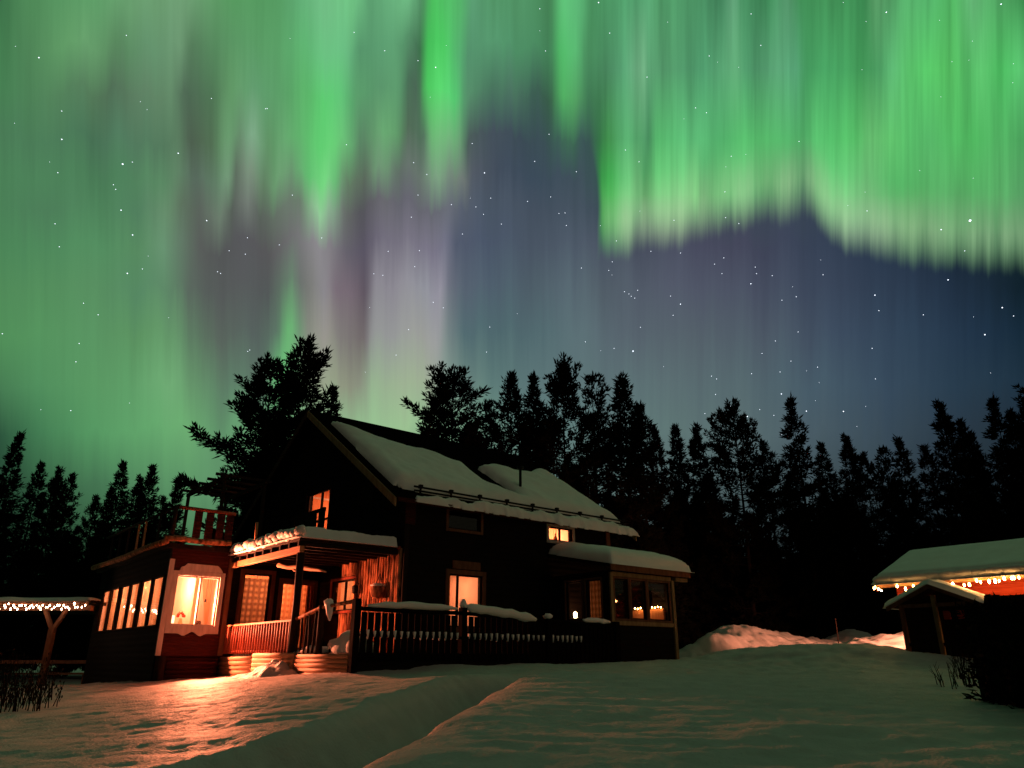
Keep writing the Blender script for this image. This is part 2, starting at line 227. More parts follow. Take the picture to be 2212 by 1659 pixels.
# ------------------------------------------------------------------ builders
WL = {}
class MB:
    def __init__(s_): s_.v = []; s_.f = []
    def box(s_, x0, x1, y0, y1, z0, z1):
        n = len(s_.v); s_.v += [(x0,y0,z0),(x1,y0,z0),(x1,y1,z0),(x0,y1,z0),(x0,y0,z1),(x1,y0,z1),(x1,y1,z1),(x0,y1,z1)]
        s_.f += [tuple(n+i for i in q) for q in ((0,3,2,1),(4,5,6,7),(0,1,5,4),(1,2,6,5),(2,3,7,6),(3,0,4,7))]; return s_
    def bar(s_, p, q, w, h=None, up=(0,0,1)):       # square bar from p to q
        h = h or w; p = Vector(p); q = Vector(q); dd = (q-p).normalized(); u_ = Vector(up)
        if abs(dd.dot(u_)) > .95: u_ = Vector((0,1,0))
        x = dd.cross(u_).normalized()*w/2; y = x.normalized().cross(dd).normalized()*h/2
        n = len(s_.v)
        for c in (p, q): s_.v += [tuple(c+x*i+y*j) for i, j in ((-1,-1),(1,-1),(1,1),(-1,1))]
        s_.f += [tuple(n+i for i in k) for k in ((3,2,1,0),(4,5,6,7),(0,1,5,4),(1,2,6,5),(2,3,7,6),(3,0,4,7))]; return s_
    def tube(s_, pts, rad, n=8, caps=True):
        pts = [Vector(p) for p in pts]; rad = rad if isinstance(rad, (list, tuple)) else [rad]*len(pts)
        b0 = len(s_.v); prev = None
        for i, p in enumerate(pts):
            dd = (pts[min(i+1, len(pts)-1)]-pts[max(i-1, 0)]).normalized()
            u_ = prev if prev is not None else (Vector((0,0,1)) if abs(dd.z) < .9 else Vector((1,0,0)))
            x = dd.cross(u_).normalized(); y = x.cross(dd).normalized(); prev = y
            for k in range(n):
                an = 2*math.pi*k/n; s_.v.append(tuple(p+(x*math.cos(an)+y*math.sin(an))*rad[i]))
        for i in range(len(pts)-1):
            for k in range(n):
                s_.f.append((b0+i*n+k, b0+i*n+(k+1)%n, b0+(i+1)*n+(k+1)%n, b0+(i+1)*n+k))
        if caps:
            s_.f.append(tuple(b0+k for k in reversed(range(n)))); s_.f.append(tuple(b0+(len(pts)-1)*n+k for k in range(n)))
        return s_
    def blob(s_, c, r, n=10, m=7, wob=0.):
        b0 = len(s_.v); c = Vector(c); r = r if isinstance(r, (list, tuple)) else (r, r, r)
        for j in range(m+1):
            th = math.pi*j/m
            for k in range(n):
                ph = 2*math.pi*k/n; dv = Vector((math.sin(th)*math.cos(ph), math.sin(th)*math.sin(ph), math.cos(th)))
                w = 1+wob*noise.noise(dv*1.7+c*3.1)
                s_.v.append((c.x+dv.x*r[0]*w, c.y+dv.y*r[1]*w, c.z+dv.z*r[2]*w))
        for j in range(m):
            for k in range(n): s_.f.append((b0+j*n+k, b0+(j+1)*n+k, b0+(j+1)*n+(k+1)%n, b0+j*n+(k+1)%n))
        return s_
    def lathe(s_, c, prof, n=12):
        b0 = len(s_.v)
        for r_, z in prof:
            for k in range(n): s_.v.append((c[0]+r_*math.cos(2*math.pi*k/n), c[1]+r_*math.sin(2*math.pi*k/n), c[2]+z))
        for j in range(len(prof)-1):
            for k in range(n): s_.f.append((b0+j*n+k, b0+j*n+(k+1)%n, b0+(j+1)*n+(k+1)%n, b0+(j+1)*n+k))
        return s_
    def poly(s_, pts): n = len(s_.v); s_.v += [tuple(p) for p in pts]; s_.f.append(tuple(range(n, n+len(pts)))); return s_
    def prism(s_, pts, off):
        n = len(s_.v); k = len(pts); off = Vector(off); s_.v += [tuple(p) for p in pts]+[tuple(Vector(p)+off) for p in pts]
        s_.f.append(tuple(range(n, n+k))); s_.f.append(tuple(reversed(range(n+k, n+2*k))))
        for i in range(k): j = (i+1) % k; s_.f.append((n+j, n+i, n+k+i, n+k+j))
        return s_
    def build(s_, name, m, parent=None, smooth=False, local=False, bevel=0.):
        me = bpy.data.meshes.new(name); o0 = WL.get(parent.name, Vector()) if parent and not local else Vector()
        me.from_pydata([(v[0]-o0.x, v[1]-o0.y, v[2]-o0.z) for v in s_.v], [], s_.f); me.materials.append(m)
        bm = bmesh.new(); bm.from_mesh(me)
        bmesh.ops.recalc_face_normals(bm, faces=bm.faces)
        if bevel: bmesh.ops.bevel(bm, geom=bm.edges[:], offset=bevel, segments=1, affect='EDGES')
        bm.to_mesh(me); bm.free()
        if smooth: me.polygons.foreach_set('use_smooth', [True]*len(me.polygons))
        o = bpy.data.objects.new(name, me); C.objects.link(o)
        if parent: o.parent = parent
        WL[o.name] = o0.copy()
        return o
def tag(o, label=None, cat=None, group=None, kind=None):
    for k, v in (('label', label), ('category', cat), ('group', group), ('kind', kind)):
        if v: o[k] = v
    return o
def thing(name, label, cat, loc=(0,0,0), group=None, rz=0.):
    o = bpy.data.objects.new(name, None); C.objects.link(o); o.location = loc; o.rotation_euler = (0,0,rz); o.empty_display_size = .3
    WL[o.name] = Vector(loc); return tag(o, label, cat, group)
def dup(o, parent, loc=None):
    c = o.copy(); C.objects.link(c); c.parent = parent
    if loc is not None: c.location = loc
    return c
def light(kind, loc, power, col, parent=None, size=.05, **k):
    l = bpy.data.lights.new('lamp_light', kind); l.energy = power; l.color = col
    if kind != 'AREA': l.shadow_soft_size = size
    o = bpy.data.objects.new('lamp_light', l); C.objects.link(o)
    o0 = WL.get(parent.name, Vector()) if parent else Vector()
    o.location = Vector(loc)-o0; o.parent = parent
    for a_, b_ in k.items(): setattr(l, a_, b_)
    return o
class PL:     # a wall plane: a runs along the wall, d outward
    def __init__(s_, ax, c, sg=-1): s_.ax, s_.c, s_.sg = ax, c, sg
    def box(s_, mb, a0, a1, z0, z1, d0, d1):
        e = sorted((s_.c+s_.sg*d0, s_.c+s_.sg*d1))
        if s_.ax == 'y': mb.box(a0, a1, e[0], e[1], z0, z1)
        else: mb.box(e[0], e[1], a0, a1, z0, z1)
    def p(s_, a_, z, d_): return (a_, s_.c+s_.sg*d_, z) if s_.ax == 'y' else (s_.c+s_.sg*d_, a_, z)
def wall(pl, a0, a1, z0, z1, holes, th=.22, mb=None):
    mb = mb or MB(); xs = sorted({a0, a1, *[h[0] for h in holes], *[h[1] for h in holes]})
    for x0, x1 in zip(xs, xs[1:]):
        mid = (x0+x1)/2; cuts = sorted((h[2], h[3]) for h in holes if h[0] < mid < h[1]); z = z0
        for c0, c1 in cuts:
            if c0 > z: pl.box(mb, x0, x1, z, c0, -th, 0)
            z = c1
        if z < z1: pl.box(mb, x0, x1, z, z1, -th, 0)
    return mb
def window(parent, pl, a0, a1, z0, z1, fw=.09, mull=(), m=BROWN, sash=DARKWOOD, name='window', sill=True, transom=(), sw=.05, rec=0.):
    # hole = a0..a1, z0..z1; casing sits round it on the wall face, sash inside it
    f = MB()
    pl.box(f, a0-fw, a0, z0-fw, z1+fw, 0.004, .045); pl.box(f, a1, a1+fw, z0-fw, z1+fw, .004, .045)
    pl.box(f, a0, a1, z1, z1+fw, .004, .042); pl.box(f, a0, a1, z0-fw, z0, .004, .06)
    w = f.build(name, m, parent)
    g = MB(); e = .003
    pl.box(g, a0+e, a0+sw, z0+e, z1-e, -.10+rec, -.04+rec); pl.box(g, a1-sw, a1-e, z0+e, z1-e, -.10+rec, -.04+rec)
    pl.box(g, a0+sw, a1-sw, z0+e, z0+sw, -.10+rec, -.04+rec); pl.box(g, a0+sw, a1-sw, z1-sw, z1-e, -.10+rec, -.04+rec)
    for x in mull: pl.box(g, x-sw*.6, x+sw*.6, z0+sw, z1-sw, -.105+rec, -.035+rec)
    for z in transom: pl.box(g, a0+sw, a1-sw, z-sw*.5, z+sw*.5, -.102+rec, -.038+rec)
    g.build('sash', sash, w)
    pn = MB(); pl.box(pn, a0+.01, a1-.01, z0+.01, z1-.01, -.075+rec, -.069+rec); pn.build('pane', GLASS, w)
    return w
def room(parent, x0, x1, y0, y1, z0, z1, open_, m=ROOM, fm=FLOORW):
    mb = MB(); t_ = .04
    if 'x0' not in open_: mb.box(x0-t_, x0, y0, y1, z0, z1)
    if 'x1' not in open_: mb.box(x1, x1+t_, y0, y1, z0, z1)
    if 'y0' not in open_: mb.box(x0, x1, y0-t_, y0, z0, z1)
    if 'y1' not in open_: mb.box(x0, x1, y1, y1+t_, z0, z1)
    mb.box(x0, x1, y0, y1, z1, z1+t_); r_ = mb.build('interior_wall', m, parent)
    MB().box(x0, x1, y0, y1, z0-t_, z0).build('interior_floor', fm, parent)
    return r_
def sheet_grid(fn, nu, nv, mbx=None):      # fn(i/nu, j/nv) -> point
    mb = mbx or MB(); b0 = len(mb.v)
    for j in range(nv+1):
        for i in range(nu+1): mb.v.append(tuple(fn(i/nu, j/nv)))
    for j in range(nv):
        for i in range(nu):
            k = b0+j*(nu+1)+i; mb.f.append((k, k+1, k+nu+2, k+nu+1))
    return mb
WARM = (1, .35, .165)
# ------------------------------------------------------------------ snow ground
def lerp(a_, b_, t_): return a_+(b_-a_)*t_
def ss(x, a_, b_):
    t_ = np.clip((x-a_)/(b_-a_), 0, 1); return t_*t_*(3-2*t_)
CF = np.array([-5., 3.5, 7., 8., 9., 11.4, 12.7, 15.5, 17., 19.5]); 
LCR = np.array([-4.8, -3.9, -3.05, -2.75, -2.45, -2.15, -2.0, -1.25, -.5, .6]); RCR = np.array([-2.6, -2.1, -1.5, -1.3, -1.12, -.72, -.5, 0., .65, 1.7])
MOUNDS = [(9.4,33.5,1.15,2.0,2.2),(11.6,36,.95,2.4,2.6),(7.9,31,.75,1.3,1.2),(14.5,39,.8,3.0,3.),(17.9,41,1.25,1.7,2.2),(16.6,31.,.95,4.6,3.0),(12.7,27.5,.10,2.4,1.6),(6.6,23.2,.22,1.5,1.0),(8.2,22.3,.34,1.5,1.1),(9.8,22.,.30,1.3,1.0),(11.3,21.6,.2,1.6,1.2),(-1.5,20.,.05,1.,.6)]
def ground_z(r, f):
    zh = -.2+np.where(r < -3, .053*(np.clip(r, -20, 0)+3), .017*(np.clip(r, 0, 14)+3)*(r > -3))
    zh = np.where((r >= -3) & (r < 0), -.2+.017*(r+3), zh)
    fe = np.interp(r, [-20,-9,-4,6,14], [26,24,19.5,22.5,24])
    t_ = np.clip((f-3)/(fe-3), -.6, 1); z = -1.3+(zh+1.3)*t_
    # trodden path, a trough between two drift crests
    lc = np.interp(f, CF, LCR); rc = np.interp(f, CF, RCR); s_ = (r-lc)/(rc-lc)
    fade = 1-ss(f, 15.5, 18.5)
    prof = np.where(s_ < .74, ss(s_, 0., .74), 1-ss(s_, .74, 1.02)); prof = np.where((s_ < 0) | (s_ > 1.02), 0, prof)
    z = z-.74*prof*fade
    z = z+.30*fade*np.exp(-np.clip(r-rc, 0, 9)/4.0)*(r >= rc)*(1-np.exp(-(np.clip(r-rc, 0, 9)/.30)))
    z = z+.17*fade*np.where(r <= lc, np.exp(-np.clip(lc-r, 0, 9)/1.8), np.exp(-np.clip(r-lc, 0, 9)/.35))
    for mr, mf, h, sr, sf in MOUNDS: z = z+h*np.exp(-((r-mr)/sr)**2-((f-mf)/sf)**2)
    z = z+.10*ss(f, 30, 60)*0
    return z
def axis(lo, fa, fb, hi, step, g=1.16, f2=None, s2=None):
    mid = list(np.arange(fa, fb, step))+(list(np.arange(fb, f2, s2)) if f2 else []); L = []; x = fa; d_ = step
    while x > lo: d_ *= g; x -= d_; L.append(x)
    Rr = []; x = mid[-1]; d_ = s2 or step
    while x < hi: d_ *= g; x += d_; Rr.append(x)
    return np.array(L[::-1]+mid+Rr)
rx = axis(-420, -13., 14., 420, .075, 1.16, 23., .13); fy = axis(-90, 5.0, 27., 600, .08, 1.16, 44., .15)
GR, GF = np.meshgrid(rx, fy); GZ = ground_z(GR, GF)
flatr, flatf, flatz = GR.ravel(), GF.ravel(), GZ.ravel()
for i in range(len(flatz)):
    r_, f_ = flatr[i], flatf[i]
    if abs(r_) < 30 and -5 < f_ < 60:
        k = noise.noise((r_*.55, f_*.9, 1.7))*.050+noise.noise((r_*.9+f_*.5, f_*2.3-r_*.45, 4.))*.024
        if 0 < r_ < 9 and f_ < 22: k += .03*noise.noise((r_*.8+f_*.2, f_*2.4-r_*.5, 11.))*min(1, r_)
        if abs(r_) < 14.5 and f_ < 28:
            wv = noise.noise((r_*1.9+f_*.7, f_*5.2-r_*1.3, 9.)); k += .018*max(wv, -.3)+.017*noise.noise((r_*5.+f_*1.5, f_*10.-r_*2., 2.))+.009*noise.noise((r_*14., f_*17., 2.))
        if r_ > 4 and 18 < f_ <= 28: k += .05*noise.noise((r_*1.4, f_*1.5, 3.))+.035*noise.noise((r_*3.3, f_*3.1, 5.))
        if not (abs(r_) < 14.5 and f_ < 28): k += .09*noise.noise((r_*1.1, f_*1.2, 7.))+(.09*noise.noise((r_*2.4, f_*2.3, 5.))+.05*noise.noise((r_*5.5, f_*5.2, 7.)) if r_ > 3 else 0)
        flatz[i] += k
XX = CAMX+flatr*S50+flatf*C50; YY = CAMY-flatr*C50+flatf*S50
nr, nf = len(rx), len(fy)
me = bpy.data.meshes.new('snow_ground')
idx = np.arange(nr*nf).reshape(nf, nr)
quads = np.stack([idx[:-1,:-1], idx[:-1,1:], idx[1:,1:], idx[1:,:-1]], -1).reshape(-1, 4)
me.vertices.add(nr*nf); me.vertices.foreach_set('co', np.stack([XX, YY, flatz], -1).ravel().astype(np.float32))
me.loops.add(quads.size); me.loops.foreach_set('vertex_index', quads.ravel().astype(np.int32))
me.polygons.add(len(quads)); me.polygons.foreach_set('loop_start', np.arange(0, quads.size, 4, dtype=np.int32))
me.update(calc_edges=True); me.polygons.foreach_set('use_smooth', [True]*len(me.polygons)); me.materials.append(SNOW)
go = bpy.data.objects.new('snow_ground', me); C.objects.link(go); go['kind'] = 'structure'
def gz(x, y):
    r_, f_ = toyard(x, y); return float(ground_z(np.array([r_]), np.array([f_]))[0])
# ------------------------------------------------------------------ stars
st = MB()
def star(px, py, k):
    dv = NORTH_UP+EAST*((px-1106)/1600)+FIELD*((829.5-py)/1600); p = dv.normalized()*3000
    r_ = 3000/740*{0:.26,1:.42,2:.62,3:.85,4:1.2}[k]
    b0 = len(st.v); c = Vector((CAMX, CAMY, 0))+p
    for q in ((1,0,0),(-1,0,0),(0,1,0),(0,-1,0),(0,0,1),(0,0,-1)): st.v.append(tuple(c+Vector(q)*r_))
    st.f += [(b0+i, b0+j, b0+k_) for i, j, k_ in ((0,2,4),(2,1,4),(1,3,4),(3,0,4),(2,0,5),(1,2,5),(3,1,5),(0,3,5))]
for txt, fx in ((STARS_L, lambda x, y: (x/2, y/2)), (STARS_R, lambda x, y: (1106+x/2, y/2)), (STARS_T, lambda x, y: ((2500+x*.6028)/1.8228, (1500+y*.6028)/1.8228))):
    for it in txt.split():
        q = [float(v) for v in it.split(',')]; x, y = fx(q[0], q[1]); star(x, y, int(q[2]) if len(q) > 2 else 1)
for i in range(260):
    x, y = random.uniform(-900, 3100), random.uniform(-700, 950); star(x, y, 0 if random.random() < .85 else 1)
tag(st.build('stars', STAR), 'scattered white and bluish stars all over the aurora sky', kind='stuff')
# ------------------------------------------------------------------ the house
house = thing('wooden_house', 'large dark two storey timber house with glowing windows, snowy gable roof and flat-roofed annex', 'house', (0,0,-.2))
LONG, GAB, ANNF, ANNL, REC = PL('y', 0.), PL('x', 0.), PL('y', 5.4), PL('x', -5.15), PL('y', 5.65)
SL = .652
def roof_z(y): return 9.24-SL*abs(6.66-y)
def roof_xy(x, y): return roof_z(y)
h_dark = (1.64, 2.96, 3.98, 4.62); h_lit = (6.05, 7.25, 4.03, 4.53); h_low = (1.74, 3.06, .95, 2.56); h_low2 = (3.9, 5.0, .95, 2.4)
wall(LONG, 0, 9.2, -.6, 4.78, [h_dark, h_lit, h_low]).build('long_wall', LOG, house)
h_gwin = (2.84, 4.48, 1.52, 2.52); h_balc = (5.22, 7.14, 3.95, 6.0)
gm = wall(GAB, .22, 5.43, -.6, 4.6, [h_gwin, (h_balc[0], 5.43, 3.95, 4.6)], .22)
gm = wall(GAB, 5.43, 13.3, 3.3, 4.6, [(5.43, 7.14, 3.95, 4.6)], .22, gm)
gm = wall(GAB, 4.0, 9.3, 4.6, 6.4, [(5.22, 7.14, 4.6, 6.0)], .22, gm)
for pts in ([(0,.22,4.6),(0,4.0,4.6),(0,4.0,6.4),(0,2.6,6.4)], [(0,9.3,4.6),(0,13.3,4.6),(0,10.9,6.4),(0,9.3,6.4)], [(0,2.6,6.4),(0,10.9,6.4),(0,6.66,9.05)]):
    gm.prism(pts, (.22,0,0))
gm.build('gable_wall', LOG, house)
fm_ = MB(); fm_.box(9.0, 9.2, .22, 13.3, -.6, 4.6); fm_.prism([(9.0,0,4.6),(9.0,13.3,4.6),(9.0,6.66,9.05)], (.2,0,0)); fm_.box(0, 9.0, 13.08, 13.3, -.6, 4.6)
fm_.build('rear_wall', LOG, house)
# roof: two slopes, barge boards, eave soffit
rf = MB()
for sg in (0, 1):
    y0, y1 = (-.32, 6.66) if not sg else (13.6, 6.66)
    rf.prism([(-.55, y0, roof_z(y0)-.13), (-.55, y1, roof_z(y1)-.13), (-.55, y1, roof_z(y1)), (-.55, y0, roof_z(y0))], (10.95, 0, 0))
roof = rf.build('roof', ROOF, house)
for nm, y0, y1, m in (('barge_board', -.36, 6.64, TAN), ('barge_board', 13.68, 6.68, DARKRED)):
    for x in (-.60, 10.40):
        MB().prism([(x, y0, roof_z(y0)-.30), (x, y1, roof_z(y1)-.30), (x, y1, roof_z(y1)-.03), (x, y0, roof_z(y0)-.03)], (.045, 0, 0)).build(nm, m, roof)
MB().box(-.5, 10.3, -.365, -.325, 4.53, 4.67).build('fascia', DARKRED, roof)
gd = MB(); gd.tube([(.35, .10, 5.19), (5, .10, 5.17), (10.35, .10, 5.19)], .034)
gd.tube([(.35, .08, 5.06), (10.35, .08, 5.06)], .030)
for i in range(9): x = .6+i*1.2; gd.bar((x, .10, 5.22), (x, .12, roof_z(.12)), .05); gd.box(x-.06, x+.06, .05, .16, 5.15, 5.27)
gd.build('snow_guard', IRON, roof)
vp = MB(); vp.tube([(6.02, 1.5, roof_z(1.5)-.1), (6.02, 1.5, 6.95)], .055, 10); vpo = vp.build('vent_pipe', IRON, house, True)
MB().lathe((6.02, 1.5, 6.89), [(.0,.16),(.13,.13),(.14,.06),(.10,.02),(.0,.0)], 12).build('pipe_cap', IRON, vpo)
cb = MB(); cb.box(.0, .36, -.05, -.004, 3.95, 4.76); cb.build('corner_board', DARKRED, house)
MB().box(9.02, 9.24, -.06, -.004, 3.3, 4.76).build('corner_board', BROWN, house)
MB().box(.0, .16, -.055, -.004, -.5, 3.9).build('corner_board', DARKWOOD, house)
# windows in the long wall and gable
window(house, LONG, *h_dark, m=BROWN)
window(house, LONG, *h_lit, m=TRIM, mull=(6.66,), fw=.10)
wl = window(house, LONG, *h_low, m=BROWN, mull=(2.12,), fw=.14)
hd = MB(); hd.box(1.85, 2.95, -.055, -.004, 2.73, 2.98); hd.build('window_header', BROWN, wl)
window(house, GAB, *h_gwin, m=REDWOOD, mull=(3.62,), fw=.08)
window(house, GAB, *h_balc, m=DARKWOOD, mull=(6.02,), fw=.10, transom=(4.86,), sw=.07)
fw_ = MB(); GAB.box(fw_, 2.05, 3.0, 4.95, 5.0, .004, .03); GAB.box(fw_, 2.05, 3.0, 5.62, 5.67, .004, .03); GAB.box(fw_, 2.05, 2.1, 5.0, 5.62, .004, .03); GAB.box(fw_, 2.95, 3.0, 5.0, 5.62, .004, .03)
fw_.box(-.004, -.001, 2.1, 2.95, 5.0, 5.62); fw_.build('shutter', DARKWOOD, house)
# rooms behind the long wall and gable
room(house, 5.6, 7.9, .23, 2.6, 3.3, 4.75, ('y0',), ROOM)
room(house, 1.2, 3.6, .23, 2.4, .25, 2.75, ('y0',), ROOM)
room(house, .23, 2.6, 2.7, 4.9, .25, 2.75, ('x0',), ROOMR)
room(house, .23, 2.9, 4.9, 7.5, 3.6, 6.3, ('x0',), ROOMR)
idr = MB(); idr.box(1.15,1.23,7.42,7.48,3.6,5.75); idr.box(1.95,2.03,7.42,7.48,3.6,5.75); idr.box(1.15,2.03,7.42,7.475,5.75,5.83); idr.box(.26,1.1,7.42,7.48,5.95,6.02); idr.build('interior_door_frame', TRIM, house)
MB().box(1.23,1.95,7.44,7.49,3.6,5.75).build('interior_door', CURT, house)
# vertical half-log cladding under the porch
lc = MB(); y = .12
while y < 3.75:
    r_ = random.uniform(.065, .10); z0, z1 = (.15, 3.2)
    for (q0, q1) in ([(z0, z1)] if y < 2.66 else [(z0, 1.42), (2.62, z1)]):
        if q1-q0 > .1: lc.tube([(-.02+random.uniform(-.02,.02), y+random.uniform(-.015,.015), q0+(q1-q0)*k/3) for k in range(4)], [r_*random.uniform(.85,1.1) for k in range(4)], 9)
    y += r_*1.9
lc.build('half_log_cladding', BARK, house, True)
MB().box(-.16, -.09, .0, 3.7, 3.16, 3.24).build('porch_lintel', REDWOOD, house)
# annex (sunroom end) and recessed porch front
a_front = (-4.90, -3.55, 1.0, 2.5)
wall(ANNF, -5.15, -3.2, .10, 3.3, [a_front]).build('annex_front_wall', DARKRED, house)
lefts = [(5.85+i*1.27+.14*(i//2), 5.85+i*1.27+.14*(i//2)+1.20, 1.0, 2.5) for i in range(6)]
al = wall(ANNL, 5.62, 14.5, -1.1, 3.3, lefts, .07); al.build('annex_side_wall', LOG, house)
bx_ = MB(); bx_.box(-4.93, 0, 14.28, 14.5, -1.1, 3.3); bx_.build('annex_end_wall', LOG, house)
d1, d2 = (-2.68, -1.72, .32, 2.74), (-1.30, -.14, .32, 2.52)
wall(REC, -3.2, -.0, -.1, 3.3, [d1, d2]).build('porch_wall', LOG, house)
wf = window(house, ANNF, *a_front, m=TRIM, sash=TRIM, mull=(-4.13,), fw=.14, sw=.045)
ap = MB(); xs = np.linspace(-5.04, -3.41, 34)      # scalloped apron under and shaped crown over the front window
low = [(x, 5.33, .86-.10-.07*math.exp(-((abs(x+4.22)-.26)/.10)**2)+.055*math.exp(-((x+4.22)/.09)**2)) for x in xs]
ap.prism([(-5.04,5.33,.90)]+low+[(-3.41,5.33,.90)], (0,.065,0)); ap.build('window_apron', TRIM, wf); ap = MB()
t0 = [(-4.86,5.33,2.642)] + [(-4.86+.22*k/6, 5.33, 2.642+.21*(k/6)**.5+.02*math.sin(k*1.3)) for k in range(1, 7)] + [(-3.72-.0, 5.33, 2.86)] + [(-3.72+.22*k/6, 5.33, 2.86-.21*(k/6)**1.6) for k in range(1, 7)]
ap.prism(t0, (0,.065,0)); ap.build('window_crown', TRIM, wf)
for h in lefts: window(house, ANNL, *h, m=DARKWOOD, sash=DARKWOOD, fw=.03, mull=(), sw=.025, rec=.045)
MB().box(-5.20, -5.05, 5.34, 5.396, .11, 2.98).build('corner_board', TRIM, house)
MB().box(-3.33, -3.18, 5.345, 5.396, .11, 3.2).build('corner_board', BROWN, house)
wd1 = window(house, REC, *d1, m=BROWN, sash=DARKWOOD, fw=.13, sw=.06, name='glazed_door')
wd2 = window(house, REC, *d2, m=BROWN, sash=REDWOOD, fw=.13, sw=.06, name='glazed_door', mull=(-.78,))
hk = MB(); hk.tube([(-1.42, 5.58, 1.35), (-1.42, 5.50, 1.35), (-1.42, 5.50, 1.16), (-1.42, 5.58, 1.16)], .014, 6); hk.build('door_handle', IRON, wd2)
room(house, -5.07, -3.44, 5.63, 14.2, .3, 2.95, ('y0','x0'), ROOM)
room(house, -3.18, -.24, 5.9, 8.2, .2, 3.0, ('y0',), ROOMR)
# annex roof terrace with log edge
ar = MB(); ar.box(-5.35, -.02, 5.2, 14.7, 3.3, 3.44); aro = ar.build('terrace_floor', DARKWOOD, house)
el = MB(); el.tube([(-5.55+.9*k/4*2.3, 5.05, 3.56+.02*math.sin(k*2)) for k in range(5)], [.09,.10,.085,.10,.09], 9); el.build('edge_log', BARK, aro, True)
el = MB(); el.tube([(-5.50, 5.0+2.4*k, 3.45+.03*math.sin(k*2.1)) for k in range(5)], [.10,.09,.11,.09,.10], 9); el.build('edge_log', BARK, aro, True)
# annex base: dark red horizontal planks
sk = MB()
for i in range(4): sk.tube([(-4.82, 5.44, -.48+i*.13), (-3.22, 5.44, -.50+i*.13)], .068, 8)
sk.box(-5.1, -3.2, 5.5, 5.6, -.9, .1)
sk.build('base_planks', DARKRED, house, True)
MB().tube([(-5.0,5.35,-.75),(-5.0,5.35,.1)], .13, 9).build('base_post', DARKWOOD, house, True)
# porch roof with rafters, beam, post
pr = MB(); pr.box(-3.32, -.05, .12, 5.38, 3.14, 3.24); pro = pr.build('porch_roof', DARKWOOD, house)
for i in range(9):
    MB().box(-3.30, -.06, .2+i*.62, .28+i*.62, 3.0, 3.137).build('rafter', DARKWOOD, pro)
bmm = MB(); bmm.box(-3.28, -3.14, .14, 5.36, 2.82, 2.995); bmo = bmm.build('porch_beam', BEAM, house, bevel=.006)
MB().tube([(-3.17,.27,.1),(-3.16,.27,1.5),(-3.17,.27,2.82)], [.115,.10,.11], 10).build('porch_post', DARKWOOD, house, True)
# deck, skirting panels
dk = MB(); dk.box(-3.12, 6.13, -3.05, -.01, .08, .16); dk.box(-3.12, -.02, .0, 5.38, .081, .161); dk.build('deck_floor', DARKWOOD, house)
fb = MB(); fb.box(-3.05, 6.12, -3.04, -2.98, -.5, .07); fb.build('deck_skirt', LOG, house)
def panel(y0, y1, z0, z1, xx, n, tilt):
    p = MB(); hgt = (z1-z0)/n
    for i in range(n):
        zc = z0+hgt*(i+.5); p.tube([(xx, y0, zc), (xx-.01, (y0+y1)/2, zc+tilt/2+random.uniform(-.006,.006)), (xx, y1, zc+tilt)], hgt*.53*random.uniform(.9,1.08), 9)
    p.box(xx, xx+.06, y0+.02, y1-.02, z0-.3, z1-.03); p.build('skirting_panel', SLAB, house, True)
panel(2.55, 5.36, -.55, .10, -3.20, 5, -.02); panel(-.06, 2.62, -.44, .17, -3.24, 5, .0); panel(-2.96, -.09, -.42, .13, -3.20, 5, .01)
# enclosed porch on the right
EF, EL = PL('y', -2.8), PL('x', 6.15)
fwin = [(6.32, 6.98, 1.24, 2.5), (7.12, 7.86, 1.24, 2.5), (8.0, 9.1, 1.24, 2.5)]; lwin = [(-2.40, -1.70, 1.24, 2.5), (-1.52, -.75, 1.24, 2.5)]
EPW = wall(EF, 6.15, 9.3, -.4, 2.75, fwin, .12); wall(EL, -2.68, -.0, -.4, 2.75, lwin, .12, EPW)
EPW.box(9.18, 9.3, -2.68, -2.0, -.4, 2.75); EPW.box(9.18, 9.3, -2.0, 0, -.4, 1.2); EPW.box(9.18, 9.3, -2.0, 0, 2.4, 2.75)
EPW.build('enclosed_porch_wall', LOG, house)
for h in fwin+lwin:
    w = window(house, EF if h in fwin else EL, *h, m=BROWN, sash=DARKWOOD, fw=.06, sw=.04)
et = MB(); et.box(6.10, 6.22, -2.87, -2.803, -.35, 2.68); et.box(9.22, 9.36, -2.87, -2.803, -.35, 2.60); et.box(6.22, 9.22, -2.86, -2.803, 1.04, 1.17); et.box(6.22, 9.22, -2.86, -2.803, 2.57, 2.70)
et.build('porch_trim', TAN, house)
epr = MB(); epr.prism([(5.95,-3.02,2.80),(5.95,-.01,3.40),(5.95,-.01,3.54),(5.95,-3.02,2.94)], (4.1,0,0)); epo = epr.build('enclosed_porch_roof', DARKWOOD, house)
MB().box(5.93, 10.07, -3.07, -3.023, 2.72, 2.95).build('fascia', BROWN, epo)
MB().box(9.36, 10.03, -2.95, -2.80, 2.58, 2.70).build('bracket', TAN, epo)
MB().box(6.28, 9.17, -2.6, -.05, .1, .2).build('porch_floor', FLOORW, house)

